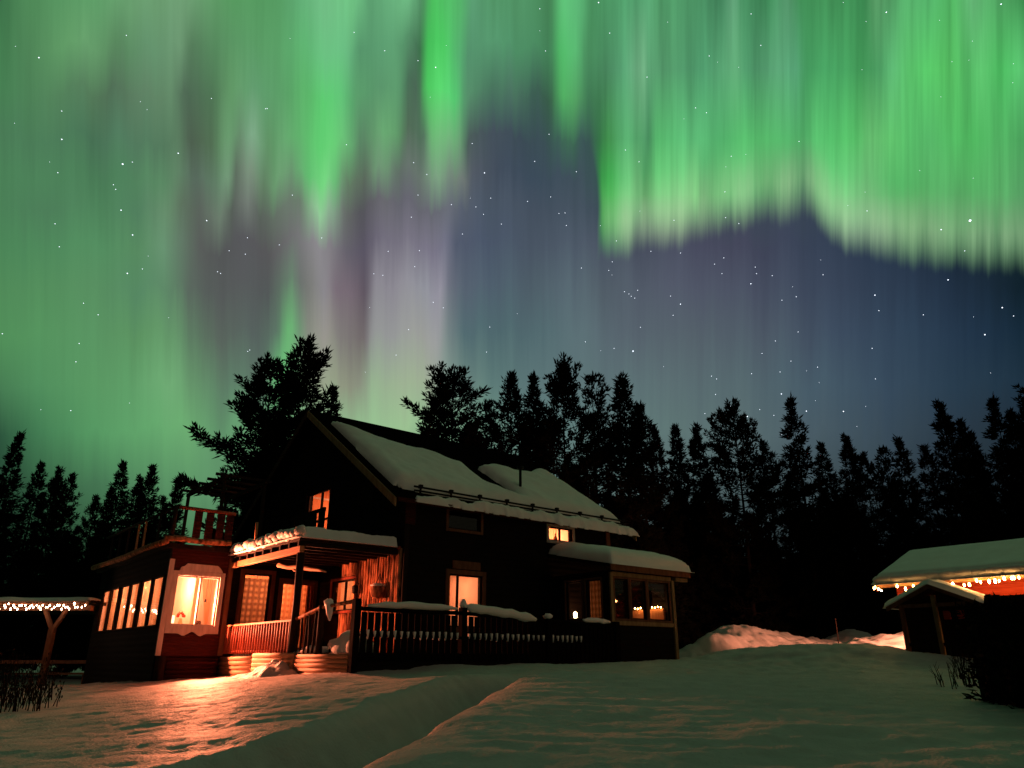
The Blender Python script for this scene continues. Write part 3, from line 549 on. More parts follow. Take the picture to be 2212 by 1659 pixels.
# ------------------------------------------------------------------ snow on the roofs
def in_poly(x, y, P):
    c = False; j = len(P)-1
    for i in range(len(P)):
        if (P[i][1] > y) != (P[j][1] > y) and x < (P[j][0]-P[i][0])*(y-P[i][1])/(P[j][1]-P[i][1])+P[i][0]: c = not c
        j = i
    return c
def pdist(x, y, P):
    q = np.array(P); p1 = np.roll(q, -1, 0); dv = p1-q; w = np.array((x, y))-q
    tt = np.clip((w*dv).sum(1)/np.maximum((dv*dv).sum(1), 1e-9), 0, 1); e = w-dv*tt[:, None]
    return float(np.sqrt((e*e).sum(1)).min())
def snow_slab(name, P, base, thick, edge_r, step, label, nz=(.12, 1.2), parent=None, extra=None, cat='snow'):
    q = np.array(P); x0, y0 = q.min(0)-step*2; x1, y1 = q.max(0)+step*2
    nx, ny = int((x1-x0)/step)+1, int((y1-y0)/step)+1; mb = MB(); ids = {}
    H = {}
    for j in range(ny+1):
        for i in range(nx+1):
            x, y = x0+i*step, y0+j*step
            dd = pdist(x, y, P); ins = in_poly(x, y, P)
            sd = dd if ins else -dd
            if sd > -step*1.01:
                k = min(max(sd, 0)/edge_r, 1); t_ = thick*math.sqrt(max(0, 1-(1-k)**2))
                t_ *= 1+nz[0]*noise.noise((x*nz[1], y*nz[1], 3.3))+.35*nz[0]*noise.noise((x*nz[1]*3.2, y*nz[1]*3.2, 5.))
                if extra: t_ += extra(x, y)*k
                H[i, j] = t_
                ids[i, j] = len(mb.v); mb.v.append((x, y, base(x, y)+t_-.02))
    bot = {}
    for k in H: bot[k] = len(mb.v); x, y = x0+k[0]*step, y0+k[1]*step; mb.v.append((x, y, base(x, y)-.03))
    for (i, j) in H:
        if (i+1, j) in H and (i, j+1) in H and (i+1, j+1) in H:
            mb.f.append((ids[i,j], ids[i+1,j], ids[i+1,j+1], ids[i,j+1])); mb.f.append((bot[i,j], bot[i,j+1], bot[i+1,j+1], bot[i+1,j]))
    # close the rim
    from collections import Counter
    cnt = {}
    for f in mb.f:
        for a_, b_ in zip(f, f[1:]+f[:1]):
            if (b_, a_) in cnt: del cnt[b_, a_]
            else: cnt[a_, b_] = 1
    top2bot = {ids[k]: bot[k] for k in H}
    for (a_, b_) in list(cnt):
        if a_ in top2bot: mb.f.append((b_, a_, top2bot[a_], top2bot[b_]))
    o = mb.build(name, SNOWR, parent, True); 
    return tag(o, label, cat)
PL_ = [(-.08,5.55),(.6,4.95),(1.65,4.28),(3.04,4.05),(4.08,3.55),(4.62,3.2),(4.5,2.4),(4.58,1.7),(4.95,1.25),(5.4,1.05),(5.65,1.5),(5.66,2.2),(5.6,2.9),(5.5,3.55),(6.2,3.78),(7.08,3.96),(7.64,3.85),(8.3,3.8),(9.04,4.3),(9.6,4.6),(10.2,4.5),(10.33,3.25),(10.3,2.),(10.25,.9),(10.3,.26),(9.,.22),(7,.26),(5.,.20),(3.5,.25),(2.,.2),(.8,.24),(.35,.3),(.1,.3),(-.15,.5),(-.22,1.2),(-.15,2.7)]
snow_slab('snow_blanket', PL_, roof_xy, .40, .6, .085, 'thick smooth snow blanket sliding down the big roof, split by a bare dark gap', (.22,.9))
def eave_base(x, y): return roof_z(y)-.02
ev = [(.15,-.28)]
x = .15
while x < 10.45:
    ev.append((x, -.40-.10*noise.noise((x*1.7,0,2.))-.17*max(0, noise.noise((x*3.3,0,8.)))-(.08 if x > 6 else 0))); x += .09
ev += [(10.45,-.4),(10.3,-.05),(9,-.02),(3.,-.04),(2.2,-.2),(1.6,-.05),(.9,-.2)]
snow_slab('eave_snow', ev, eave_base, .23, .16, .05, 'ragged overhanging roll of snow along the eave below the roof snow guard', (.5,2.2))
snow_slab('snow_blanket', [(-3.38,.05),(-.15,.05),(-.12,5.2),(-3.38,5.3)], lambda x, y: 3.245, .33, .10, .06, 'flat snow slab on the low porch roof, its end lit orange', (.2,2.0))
for_en = lambda x, y: 2.93+.1975*(y+3.15)
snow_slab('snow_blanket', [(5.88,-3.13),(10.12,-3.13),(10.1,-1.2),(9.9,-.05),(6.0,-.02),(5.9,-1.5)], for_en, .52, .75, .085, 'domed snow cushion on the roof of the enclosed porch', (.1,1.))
# ------------------------------------------------------------------ railings
rl = MB(); y = .2
while y < 5.2:
    q = random.uniform(.10,.24); rl.blob((-3.32+random.uniform(-.03,.02), y, 3.37+random.uniform(-.03,.06)), (random.uniform(.11,.16), q*1.5, random.uniform(.13,.19)), 10, 8, .4); y += q*.95
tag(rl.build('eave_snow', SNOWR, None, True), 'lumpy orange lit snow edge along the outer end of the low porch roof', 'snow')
def railing(name, label, loc):
    return thing(name, label, 'railing', loc)
lr = railing('porch_railing', 'red stained picket railing at the porch corner lit orange from the annex window', (-3.15, 2.5, .16))
MB().bar((-3.15, 5.32, 1.01), (-3.15, .3, 1.01), .07, .05).build('top_rail', BEAM, lr)
MB().bar((-3.15, 5.32, .24), (-3.15, .3, .24), .05, .05).build('bottom_rail', REDWOOD, lr)
y = 5.26
first = None
while y > .45:
    b_ = MB(); b_.tube([(-3.17, y, .17), (-3.17+random.uniform(-.01,.01), y+random.uniform(-.012,.012), .6), (-3.17, y, .985)], .040, 7); b_.build('baluster', REDWOOD, lr, True); y -= .19
cr_ = railing('branch_railing', 'snow dusted railing of crooked branches rising from porch post to the dark corner post', (-3.15, -1.4, .16))
MB().tube([(-3.15,.2,1.04),(-3.15,-.4,1.12),(-3.15,-1.2,1.26),(-3.15,-2.1,1.30),(-3.15,-3.0,1.33)], [.05,.055,.05,.045,.05], 9).build('top_rail', BARK, cr_, True)
for y, y2, zt in ((.05,.0,1.03),(-.2,-.16,1.06),(-.42,-.5,1.1),(-.68,-.6,1.14),(-.9,-.98,1.18)):
    MB().tube([(-3.15,y,.15),(-3.15+.03,(y+y2)/2+.03,.6),(-3.15,y2,zt)], [.03,.036,.028], 7).build('baluster', DARKWOOD, cr_, True)
MB().tube([(-3.15,-1.28,.1),(-3.15,-1.28,1.32)], .085, 9).build('post', DARKWOOD, cr_, True)
fr = railing('deck_railing', 'long dark deck railing in front of the house with snow on its top rail', (1.5, -3.1, .1))
def rz(x): return float(np.interp(x, [-3.1, -2.6, 0, 3.2, 6.1], [1.16, 1.14, 1.16, 1.05, 1.0]))
MB().tube([(x, -3.1, rz(x)) for x in (-3.1,-2,-1,0,1,2,3.1,4.2,5.2,6.05)], .05, 8).build('top_rail', PICKET, fr, True)
MB().bar((-3.0,-3.1,.55), (6.05,-3.1,.52), .06, .06).build('middle_rail', PICKET, fr)
for x in (-3.15, .03, 3.1, 6.0):
    MB().box(x-.085, x+.085, -3.19, -3.02, -.4, (1.38 if x < 0 else 1.30 if x < 1 else 1.12)).build('post', PICKET, fr)
x = -2.92; pick = None
while x < 5.85:
    if min(abs(x-q) for q in (.03, 3.1)) > .12:
        if pick is None:
            pm = MB(); pm.box(-.075, .075, -.012, .012, -.55, .55); pick = pm.build('baluster', PICKET, fr, local=True); o = pick
        else: o = dup(pick, fr)
        o.location = (x-1.5, .0, rz(x)/2-.0-.14)
    x += .19
def rail_snow(pts, r0, label, cat='snow', name='rail_snow', flat=.8):
    mb = MB(); P3 = []; 
    for i in range(len(pts)-1):
        for k in range(8): P3.append(Vector(pts[i]).lerp(Vector(pts[i+1]), k/8))
    P3.append(Vector(pts[-1])); n = len(P3); rad = []
    for i, p in enumerate(P3):
        e = min(i, n-1-i)/3; rad.append(r0*min(1, .35+.65*min(e, 1))*(1+.22*noise.noise((i*.45, p.x, p.y)))); p.z += .03*noise.noise((i*.3, p.x*2, 1))
    mb.tube(P3, rad, 12); return tag(mb.build(name, SNOWR, None, True), label, cat)
rail_snow([(-2.85,-3.1,1.245),(-1.5,-3.1,1.29),(-.15,-3.1,1.265)], .085, 'long roll of snow on the left half of the deck railing')
rail_snow([(.12,-3.1,1.34),(.6,-3.1,1.27),(1.6,-3.1,1.21),(2.62,-3.12,1.08)], .125, 'fat drooping roll of snow on the deck railing by the middle post')
rail_snow([(4.55,-3.1,1.14),(5.1,-3.1,1.13),(5.75,-3.1,1.10)], .075, 'short roll of snow on the deck railing before the enclosed porch')
sn = MB(); sn.blob((.03,-3.1,1.39), (.11,.11,.13), wob=.5); tag(sn.build('snow_lump', SNOWR, None, True), 'pointed snow cap on the middle post of the deck railing', 'snow')
sn = MB(); sn.blob((3.1,-3.1,1.17), (.14,.12,.10), wob=.5); tag(sn.build('snow_lump', SNOWR, None, True), 'small snow cap on the railing post beyond the drooping snow roll', 'snow')
sn = MB(); sn.tube([(-3.15,-1.66,1.40),(-3.17,-1.72,1.28),(-3.18,-1.78,1.08),(-3.18,-1.82,.92)], [.06,.10,.075,.02], 9); sn.blob((-3.15,-1.66,1.37),(.12,.13,.10), wob=.5)
tag(sn.build('hanging_snow', SNOWR, None, True), 'lump of snow hanging over the branch railing beside the corner post', 'snow')
# snow lodged between the pickets on the middle rail, one clump per gap
x = -2.825; k = 0; smh = None
while x < 4.4:
    if min(abs(x-q) for q in (.03, 3.1)) > .15:
        if smh is None:
            m_ = MB(); m_.prism([(-.052,-.03,.05),(-.045,-.03,.065),(.045,-.03,.065),(.052,-.03,.05),(.02,-.03,-.07),(.0,-.03,-.12),(-.018,-.03,-.06)], (0,.06,0)); o = smh = m_.build('snow_clump', SNOWR, None)
        else: o = smh.copy(); C.objects.link(o)
        w_ = random.uniform(.4,.7)
        o.location = (x, -3.14, .60); o.scale = (w_, 1, random.uniform(.7, 1.2))
        tag(o, 'little wedge of snow caught between the dark pickets of the deck railing', 'snow clump', 'snow wedges between the deck pickets')
    x += .19
# steps snow behind the branch railing
def heap(name, c, r, label, wob=.5):
    mb = MB(); mb.blob(c, r, 18, 12, wob); return tag(mb.build(name, SNOWR, None, True), label, 'snow')
heap('snow_heap', (-2.6,-2.0,.22), (.5,.75,.42), 'big rounded heap of snow on the deck behind the corner post')
heap('snow_heap', (-2.9,-2.75,.24), (.2,.22,.27), 'small round snow lump tucked against the dark corner post')
heap('snow_heap', (-2.9,-.35,.18), (.3,.75,.16), 'low heap of snow at the foot of the branch railing')
def pile(u_, v_):
    x, y = -4.9+1.75*u_, -1.1+3.6*v_; q = math.exp(-((x+3.45)/.55)**2-((y-.55)/.75)**2); q = q*.44+.16*math.exp(-((x+3.5)/.6)**2-((y-1.9)/.5)**2)
    return (x, y, gz(x, y)-.05+q*(1+.5*noise.noise((x*3.5, y*3.5, 1.)))+.03*noise.noise((x*9, y*9, 4.)))
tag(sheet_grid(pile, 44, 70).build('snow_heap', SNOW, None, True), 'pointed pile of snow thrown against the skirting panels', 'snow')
# terrace railing and pergola on the annex roof
tr = railing('terrace_railing', 'dark railing of wide boards around the flat annex roof terrace', (-4.4, 5.05, 3.62))
MB().tube([(-5.24,5.05,4.56),(-4.4,5.05,4.55),(-3.45,5.05,4.53)], .06, 8).build('top_rail', REDWOOD, tr, True)
for i, x in enumerate((-4.62,-4.25,-3.9,-3.6)): MB().box(x-.12, x+.12, 5.03, 5.07, 3.64, 4.49).build('baluster', DARKRED, tr)
MB().tube([(-5.35,5.05,3.5),(-5.35,5.05,4.6)], .07, 8).build('post', DARKWOOD, tr, True)
MB().tube([(-5.35,5.05,4.55),(-5.35,9.6,4.58),(-5.35,13.8,4.58)], .05, 8).build('top_rail', DARKWOOD, tr, True)
for y in (6.6,8.25,9.12,10.4,11.6,12.8): MB().bar((-5.35,y,3.5),(-5.35,y+.05,4.54), .06).build('baluster', BEAM if y in (8.25, 9.12) else DARKWOOD, tr)
MB().tube([(-3.35,3.3,3.5),(-3.36,3.3,4.05)], .045, 7).build('post', BEAM, tr, True)
bl = railing('balcony_railing', 'small dark railing in front of the lit upstairs gable window', (-.9, 5.1, 3.45))
MB().bar((-.9,3.7,4.84),(-.9,6.4,4.84), .07, .12).build('top_rail', DARKWOOD, bl)
for y in (3.8,4.05,4.42,4.66,4.9,5.12,5.42,5.66,5.9,6.15): MB().box(-.92,-.88,y-.095,y+.095,3.5,4.775).build('baluster', DARKWOOD, bl)
pg = thing('pergola', 'bare slatted timber pergola standing on the annex roof against the green sky', 'pergola', (-3.3, 7.2, 3.44))
for y in (5.9,6.85,7.75,8.6,9.4): MB().box(-4.05-.12*math.sin(y*7), -2.0, y-.04, y+.04, 5.95, 6.04).build('slat', DARKWOOD, pg)
for x in (-3.72,-2.3):
    MB().box(x-.05, x+.05, 5.6, 9.7, 5.82, 5.946).build('rafter', DARKWOOD, pg)
    for y in (5.75, 9.55): MB().box(x-.05, x+.05, y-.05, y+.05, 3.44, 5.816).build('post', DARKWOOD, pg)
# branch hung under the porch roof, ornaments on the log wall
db = MB(); db.tube([(-2.55,3.2,2.78),(-2.5,2.6,2.66),(-2.45,1.9,2.62),(-2.4,1.2,2.5),(-2.4,.6,2.42),(-2.4,.2,2.34)], [.07,.06,.075,.06,.04,.02], 9); db.tube([(-2.5,2.3,2.64),(-2.5,2.1,2.52),(-2.5,1.75,2.5)], [.04,.03,.015], 7)
tag(db.build('driftwood_branch', SLAB, None, True), 'pale bare driftwood branch hanging under the porch roof', 'branch')
for x, y in ((-2.5,2.6),(-2.42,1.0)):
    pass
hb = thing('hanging_basket', 'snow topped wicker basket hung on the half-log wall', 'basket', (-.22, .95, 2.0))
b_ = MB(); b_.lathe((-.24,.95,1.75), [(.02,0),(.20,.05),(.27,.30),(.25,.36)], 14); b_.build('basket', BARK, hb, True)
b_ = MB(); b_.blob((-.24,.95,2.13), (.26,.26,.09), wob=.4); b_.build('snow_cap', SNOWR, hb, True)
b_ = MB(); b_.tube([(-.24,.7,2.1),(-.2,.95,2.5),(-.24,1.2,2.1)], .012, 6); b_.build('handle', DARKWOOD, hb)
b_ = MB(); b_.lathe((-.24,2.42,2.0), [(.0,.30),(.10,.22),(.09,.0),(.0,-.02)], 8); b_.tube([(-.1,2.42,2.3),(-.24,2.42,2.36),(-.24,2.42,2.29)], .01, 6)
tag(b_.build('old_lantern', IRON), 'unlit iron lantern on the half-log wall beside the porch window', 'lantern')
# ------------------------------------------------------------------ inside the rooms
def curtain(pts, z0, z1, m, label, amp=.04, nf=7, name='curtain', gather=None):
    def fn(u_, v_):
        n = len(pts)-1; k = min(int(u_*n), n-1); p = Vector(pts[k]).lerp(Vector(pts[k+1]), u_*n-k)
        dv = (Vector(pts[-1])-Vector(pts[0])); nn = Vector((-dv.y, dv.x)).normalized()
        q = Vector((p.x, p.y))
        if gather: e = gather(v_); q = Vector(pts[0][:2]).lerp(q, e) if e >= 0 else Vector(pts[-1][:2]).lerp(q, -e)
        q = q+nn*amp*math.sin(u_*nf*2*math.pi)
        return (q.x, q.y, z0+(z1-z0)*v_)
    return tag(sheet_grid(fn, 60, 14).build(name, m, None, True), label, 'curtain')
curtain([(-3.84,6.34),(-3.45,6.34)], .95, 2.62, CURT, 'cream curtain swept aside in the right pane of the annex front window', .025, 6, gather=lambda v: -(.25+.75*v**1.3))
curtain([(-4.02,6.32),(-3.88,6.32)], .95, 2.62, CURT, 'narrow bright curtain behind the middle bar of the annex front window', .02, 3)
for i, (h, lab) in enumerate(zip(lefts, ('first','second','third','fourth','fifth','sixth'))):
    a0, a1 = h[0], h[1]
    curtain([(-4.97,a0+(.0 if i != 3 else .3)),(-4.97,a1+.02)], .8, 2.65, CURT, f'{"drawn" if i != 3 else "half drawn"} pale curtain in the {lab} side window counted from the annex corner', .03, 5+i%3)
curtain([(-2.75,5.98),(-1.65,5.98)], .2, 2.62, GREYCURT, 'brown plaid curtain behind the left glazed porch door', .012, 8)
curtain([(-1.4,5.99),(-.06,5.99)], .2, 2.5, PLAID, 'orange plaid curtain behind the right glazed porch door', .012, 9)
curtain([(1.66,.36),(2.05,.36)], .8, 2.6, PLAID, 'narrow reddish curtain at the left of the lower long-wall window', .02, 4)
curtain([(.34,3.7),(.34,4.5)], 1.3, 2.6, CURT, 'pale curtain in the porch window of the half-log wall', .03, 5)
curtain([(5.95,.9),(7.35,.9)], 3.4, 4.7, CURT, 'white curtain behind the small upstairs long-wall window', .03, 10)
def lamp(name, label, c, shade=True):
    l = thing(name, label, 'lamp', c); return l
pl_ = lamp('pendant_lamp', 'glowing round pendant bulb hanging in the annex front window', (-4.74,6.15,2.12))
MB().blob((-4.74,6.15,2.12), .075, 12, 9).build('bulb', LAMPG, pl_, True); MB().tube([(-4.74,6.15,2.19),(-4.74,6.15,2.94)], .008, 6).build('cord', IRON, pl_)
tl = lamp('table_lamp', 'small glowing candle lamp on the sill of the annex front window', (-4.74,5.9,1.0))
MB().lathe((-4.74,5.9,1.0), [(.09,0),(.09,.02),(.02,.03),(.02,.10)], 10).build('base', PORC, tl, True); MB().lathe((-4.74,5.9,1.08), [(.10,0),(.10,.22),(.08,.23)], 12).build('lamp_shade', glow_mat('shade_glow', (1,.62,.30), 3.2), tl, True)
fl = thing('flower_vase', 'vase of red and orange flowers in the annex front window', 'vase', (-4.44,5.95,1.0))
MB().lathe((-4.44,5.95,.98), [(.03,0),(.07,.06),(.06,.16),(.04,.22),(.05,.25)], 12).build('vase', PORC, fl, True)
for k in range(7):
    an = k*.9; p = (-4.44+.10*math.cos(an), 5.95+.05*math.sin(an), 1.30+.05*(k%3)); MB().blob(p, .045, 8, 6, .4).build('flower', PETAL, fl, True)
wt = thing('window_table', 'pine shelf table inside behind the annex front window', 'table', (-4.2,5.95,.3)); MB().box(-4.88,-3.5,5.72,6.2,.93,.975).build('table_top', FLOORW, wt)
for x in (-4.8,-3.58): MB().box(x-.03,x+.03,6.1,6.16,.3,.93).build('leg', FLOORW, wt)
pt = MB(); pt.lathe((-3.92,5.92,.975), [(.06,0),(.11,.06),(.12,.14),(.10,.20),(.0,.2)], 12); tag(pt.build('clay_pot', DARKWOOD, None, True), 'dark clay pot standing in the right pane of the annex front window', 'pot')
fig = MB(); fig.lathe((6.92,.55,4.03), [(.0,.0),(.075,.0),(.085,.16),(.05,.26),(.02,.30),(.03,.36),(.0,.41)], 12); tag(fig.build('carved_figurine', BEAM, None, True), 'slim carved figurine standing in the small lit upstairs window', 'figurine')
fig = MB(); fig.lathe((6.48,.55,4.03), [(.04,0),(.03,.10),(.0,.20)], 8); tag(fig.build('carved_cone', BEAM, None, True), 'tiny dark cone on the sill of the small lit upstairs window', 'ornament')
# two added spots throwing light out of the annex window, then room ceiling lamps
SPOT = 5800.
cl = lamp('pendant_lamp', 'added reflector spot hidden behind the left jamb of the annex front window, lighting the porch', (-4.80,5.99,1.8))
MB().lathe((-4.80,5.99,1.76), [(.015,.10),(.03,.09),(.045,.0)], 10).build('lamp_shade', IRON, cl); MB().tube([(-4.80,5.99,1.85),(-4.80,5.99,2.94)], .006, 6).build('cord', IRON, cl)
sp = light('SPOT', (-4.80,5.94,1.75), SPOT, (1,.225,.10), cl, .05, spot_size=R(150), spot_blend=1.); sp.rotation_euler = (R(93), 0, R(208))  # added spot, strengthens the window light on porch and railing
cm2 = lamp('pendant_lamp', 'added reflector spot just inside the right pane of the annex front window, lighting the snow', (-3.72,5.99,1.8))
MB().lathe((-3.72,6.01,1.76), [(.015,.10),(.03,.09),(.045,.0)], 10).build('lamp_shade', IRON, cm2); MB().tube([(-3.72,6.01,1.85),(-3.72,6.01,2.94)], .006, 6).build('cord', IRON, cm2)
sp2 = light('SPOT', (-3.72,5.95,1.75), 6000, (1,.225,.10), cm2, .05, spot_size=R(128), spot_blend=1.); sp2.rotation_euler = (R(92), 0, R(184))  # second added spot, carries the window light out over the snow
def clamp_lamp(x, y, z, p, label, r_=.09, col=WARM):
    l = lamp('ceiling_lamp', label, (x,y,z)); MB().lathe((x,y,z), [(.02,.20),(.06,.19),(.16,.08),(.17,.06)], 14).build('lamp_shade', PORC, l, True); MB().tube([(x,y,z+.2),(x,y,z+.34)], .01, 6).build('cord', IRON, l)
    light('POINT', (x,y,z), p, col, l, .05); return l
clamp_lamp(-4.2,8.6,2.55,420,'glass shaded lamp in the middle of the annex room')
clamp_lamp(-4.2,12.0,2.55,420,'glass shaded lamp at the far end of the annex room')
clamp_lamp(-1.6,7.2,2.5,420,'lamp in the porch room behind the plaid curtains')
clamp_lamp(2.6,1.6,2.35,70,'lamp in the room behind the lower long-wall window')
clamp_lamp(1.4,4.2,2.35,110,'lamp in the room behind the porch log-wall window')
clamp_lamp(1.5,5.9,5.6,260,'lamp in the upstairs gable room')
clamp_lamp(6.8,1.9,4.35,300,'lamp in the small upstairs room at the right')
epn = MB(); epn.box(9.11, 9.17, -2.62, -.1, .2, 1.19); epn.build('porch_panel', ROOMR, house)
MB().box(9.0, 9.10, -2.60, -1.0, 1.02, 1.66).build('inner_boards', ROOMR, house)
ep = thing('string_lights', 'added row of fairy lights inside the enclosed porch, standing for an amber reflection in its glass', 'fairy lights', (8.95,-1.9,1.75))  # bulbs added in place of a reflection in the porch glass
MB().tube([(8.96,-2.6,1.74),(8.96,-2.2,1.71),(8.96,-1.8,1.74),(8.96,-1.3,1.70)], .006, 5).build('cord', IRON, ep)
for k in range(10): MB().blob((8.94,-2.55+.13*k,1.70+.02*(k%2)), (.017,.017,.022), 6, 5).build('bulb', BULB, ep, True)
light('POINT', (8.7,-1.9,1.85), 6, (1,.42,.14), ep)  # extra point light added to warm the boards below
cl2 = lamp('wall_lantern', 'small lantern glowing low inside the enclosed porch beside its orange curtain', (7.0,-.35,1.5)); MB().lathe((7.0,-.3,1.4), [(.0,.2),(.07,.14),(.06,-.02),(0,-.04)], 8).build('lantern_body', LAMPG, cl2); light('POINT', (7.0,-.55,1.55), 18, WARM, cl2)
curtain([(6.42,-2.42),(6.42,-1.62)], 1.0, 2.5, PLAID, 'orange curtain in the side window of the enclosed porch nearest its corner post', .02, 5)
# ------------------------------------------------------------------ red cabin, small shed, pavilion
def bulbs(parent, pts, n, m, drop, jitter=.3, skip=0., proto=[None], size=.028, name='bulb'):
    pts = [Vector(p) for p in pts]; L = [(pts[i+1]-pts[i]).length for i in range(len(pts)-1)]; tot = sum(L)
    pm = MB(); pm.blob((0,0,0), (size,size,size*1.7), 6, 5); pr_ = None; o0 = WL[parent.name]
    for k in range(n):
        q = (k+.5+random.uniform(-jitter, jitter))/n*tot
        if random.random() < skip: continue
        i = 0
        while i < len(L)-1 and q > L[i]: q -= L[i]; i += 1
        p = pts[i].lerp(pts[i+1], min(q/L[i], 1)); dz = random.choice(drop) if isinstance(drop, tuple) else drop
        if pr_ is None: pr_ = o = pm.build(name, m, parent, True, True)
        else: o = dup(pr_, parent)
        o.location = p-o0+Vector((0,0,-dz)); s_ = random.uniform(.7,1.15); o.scale = (s_, s_, s_*random.uniform(.8,1.3))
cabin = thing('red_cabin', 'red log cabin at the right edge under a thick snowy roof trimmed with fairy lights', 'cabin', (14.5,-13,-.2))
cwin = [(-16.4,-15.2,.9,1.75)]
CF_ = PL('x', 12.45)
cm = wall(CF_, -21.5, -9.1, -.6, 2.22, cwin, .2); cm.box(12.65, 16.9, -9.3, -9.1, -.6, 2.25); cm.prism([(12.5,-9.1,2.25),(16.9,-9.1,2.25),(14.7,-9.1,3.05)], (0,-.2,0)); cm.box(12.65,16.9,-21.5,-21.3,-.6,2.25); cm.box(16.7,16.9,-21.3,-9.3,-.6,2.25)
cm.build('log_wall', CABIN, cabin)
window(cabin, CF_, *cwin[0], m=TRIM, sash=TRIM, mull=(-15.8,), fw=.08)
cr2 = MB(); cr2.prism([(11.95,-8.75,2.16),(14.7,-8.75,3.16),(14.7,-8.75,3.28),(11.95,-8.75,2.28)], (0,-13,0)); cr2.prism([(17.45,-8.75,2.16),(14.7,-8.75,3.16),(14.7,-8.75,3.28),(17.45,-8.75,2.28)], (0,-13,0))
cro = cr2.build('roof', DARKWOOD, cabin)
MB().box(11.90,11.945,-21.7,-8.75,2.09,2.24).build('fascia', BEAM, cro)
MB().prism([(11.95,-8.70,2.0),(14.7,-8.70,3.0),(14.7,-8.70,3.2),(11.95,-8.70,2.2)], (0,-.045,0)).build('barge_board', CABIN, cro)
cabbase = lambda x, y: 2.27+.364*(x-11.95) if x < 14.7 else 3.27-.364*(x-14.7)
snow_slab('snow_blanket', [(11.86,-8.66),(17.4,-8.66),(17.4,-21.8),(11.86,-21.8)], cabbase, .27, .22, .11, 'smooth even snow sheet on the roof of the red cabin', (.06,.6))
ces = MB(); y = -9.05
while y > -21.7:
    q = random.uniform(.2,.5); ces.blob((11.88+random.uniform(-.02,.02), y, 2.33+random.uniform(-.015,.015)), (.12,min(q*1.3,.38),.135), 10, 8, .12); y -= q
tag(ces.build('eave_snow', SNOWR, None, True), 'rounded snow lip along the eave of the red cabin glowing orange above the fairy lights', 'snow')
sl = thing('string_lights', 'yellow fairy lights strung along the eave of the red cabin', 'fairy lights', (11.9,-13,2.1))
MB().tube([(11.76,-8.7,2.14)]+[(11.76,-9-.6*i,2.10-.02*(i%2)) for i in range(21)], .008, 5).build('cord', IRON, sl)
bulbs(sl, [(11.74,-8.75,2.10),(11.74,-21,2.10)], 90, BULB, (.0,.05,.10), .4, .25)
sl2 = thing('string_lights', 'short row of fairy lights on the far gable edge of the red cabin roof', 'fairy lights', (12.2,-8.66,2.2))
MB().tube([(11.9,-8.64,2.1),(13.0,-8.64,2.48)], .008, 5).build('cord', IRON, sl2); bulbs(sl2, [(11.92,-8.62,2.1),(13.0,-8.62,2.48)], 12, BULB, (.02,.07))
wl3 = thing('wall_lantern', 'lantern on the hidden back wall of the red cabin lighting the snow banks', 'lantern', (16.95,-9.9,1.7))
MB().lathe((17.06,-9.9,1.6), [(.0,.3),(.10,.2),(.08,.0),(.0,-.02)], 8).build('lantern_body', LAMPG, wl3); lsp = light('SPOT', (17.28,-9.85,1.65), 6500, (1,.29,.155), wl3, .06, spot_size=R(92), spot_blend=.6); lsp.rotation_euler = (R(80), 0, 0)
rcl = thing('ceiling_lamp', 'lamp inside the red cabin', 'lamp', (14.5,-15.8,1.9)); MB().lathe((14.5,-15.8,1.9), [(.02,.2),(.15,.05)], 12).build('lamp_shade', PORC, rcl); light('POINT', (14.5,-15.8,1.85), 70, WARM, rcl)
# small gabled shed in front
shed = thing('wood_shelter', 'little open gabled shelter on posts in front of the red cabin', 'shelter', (11.2,-10.7,.0))
sr = MB()
for y0 in (-9.45,-11.95): sr.prism([(10.85,y0,1.42),(10.85,-10.7,1.98),(10.85,-10.7,2.05),(10.85,y0,1.49)], (1.15,0,0))
sro = sr.build('roof', DARKWOOD, shed)
for y0 in (-9.42,-11.98): MB().prism([(10.80,y0,1.33),(10.80,-10.7,1.90),(10.80,-10.7,2.03),(10.80,y0,1.47)], (.04,0,0)).build('barge_board', BROWN, sro)
MB().box(11.7,11.8,-11.75,-9.5,-.3,1.42).prism([(11.7,-11.75,1.42),(11.7,-9.5,1.42),(11.7,-10.7,1.93)], (.1,0,0)).build('back_wall', DARKWOOD, shed)
for x, y, m in ((10.95,-9.8,BROWN),(10.95,-10.72,TAN),(10.95,-11.6,DARKWOOD),(11.75,-9.8,DARKWOOD),(11.75,-11.6,DARKWOOD)): MB().box(x-.055,x+.055,y-.055,y+.055,-.3,1.5 if abs(y+10.72) > .1 else 1.72).build('post', m, shed)  # middle post has a paler colour for the light falling on it
MB().box(10.92,10.99,-11.6,-9.8,.36,.44).build('rail', DARKWOOD, shed); MB().box(10.90,10.97,-11.55,-9.85,1.40,1.50).build('tie_beam', BROWN, shed)
for y in (-11.35,-11.0): MB().box(10.94,10.98,y-.09,y+.09,1.05,1.28).build('plaque', CABIN, shed)
shs = lambda x, y: 2.05-.448*abs(y+10.7)
snow_slab('snow_blanket', [(10.76,-9.36),(12.05,-9.36),(12.05,-12.04),(10.76,-12.04)], shs, .15, .13, .06, 'bent strip of snow over the little gabled shelter', (.2,1.5))
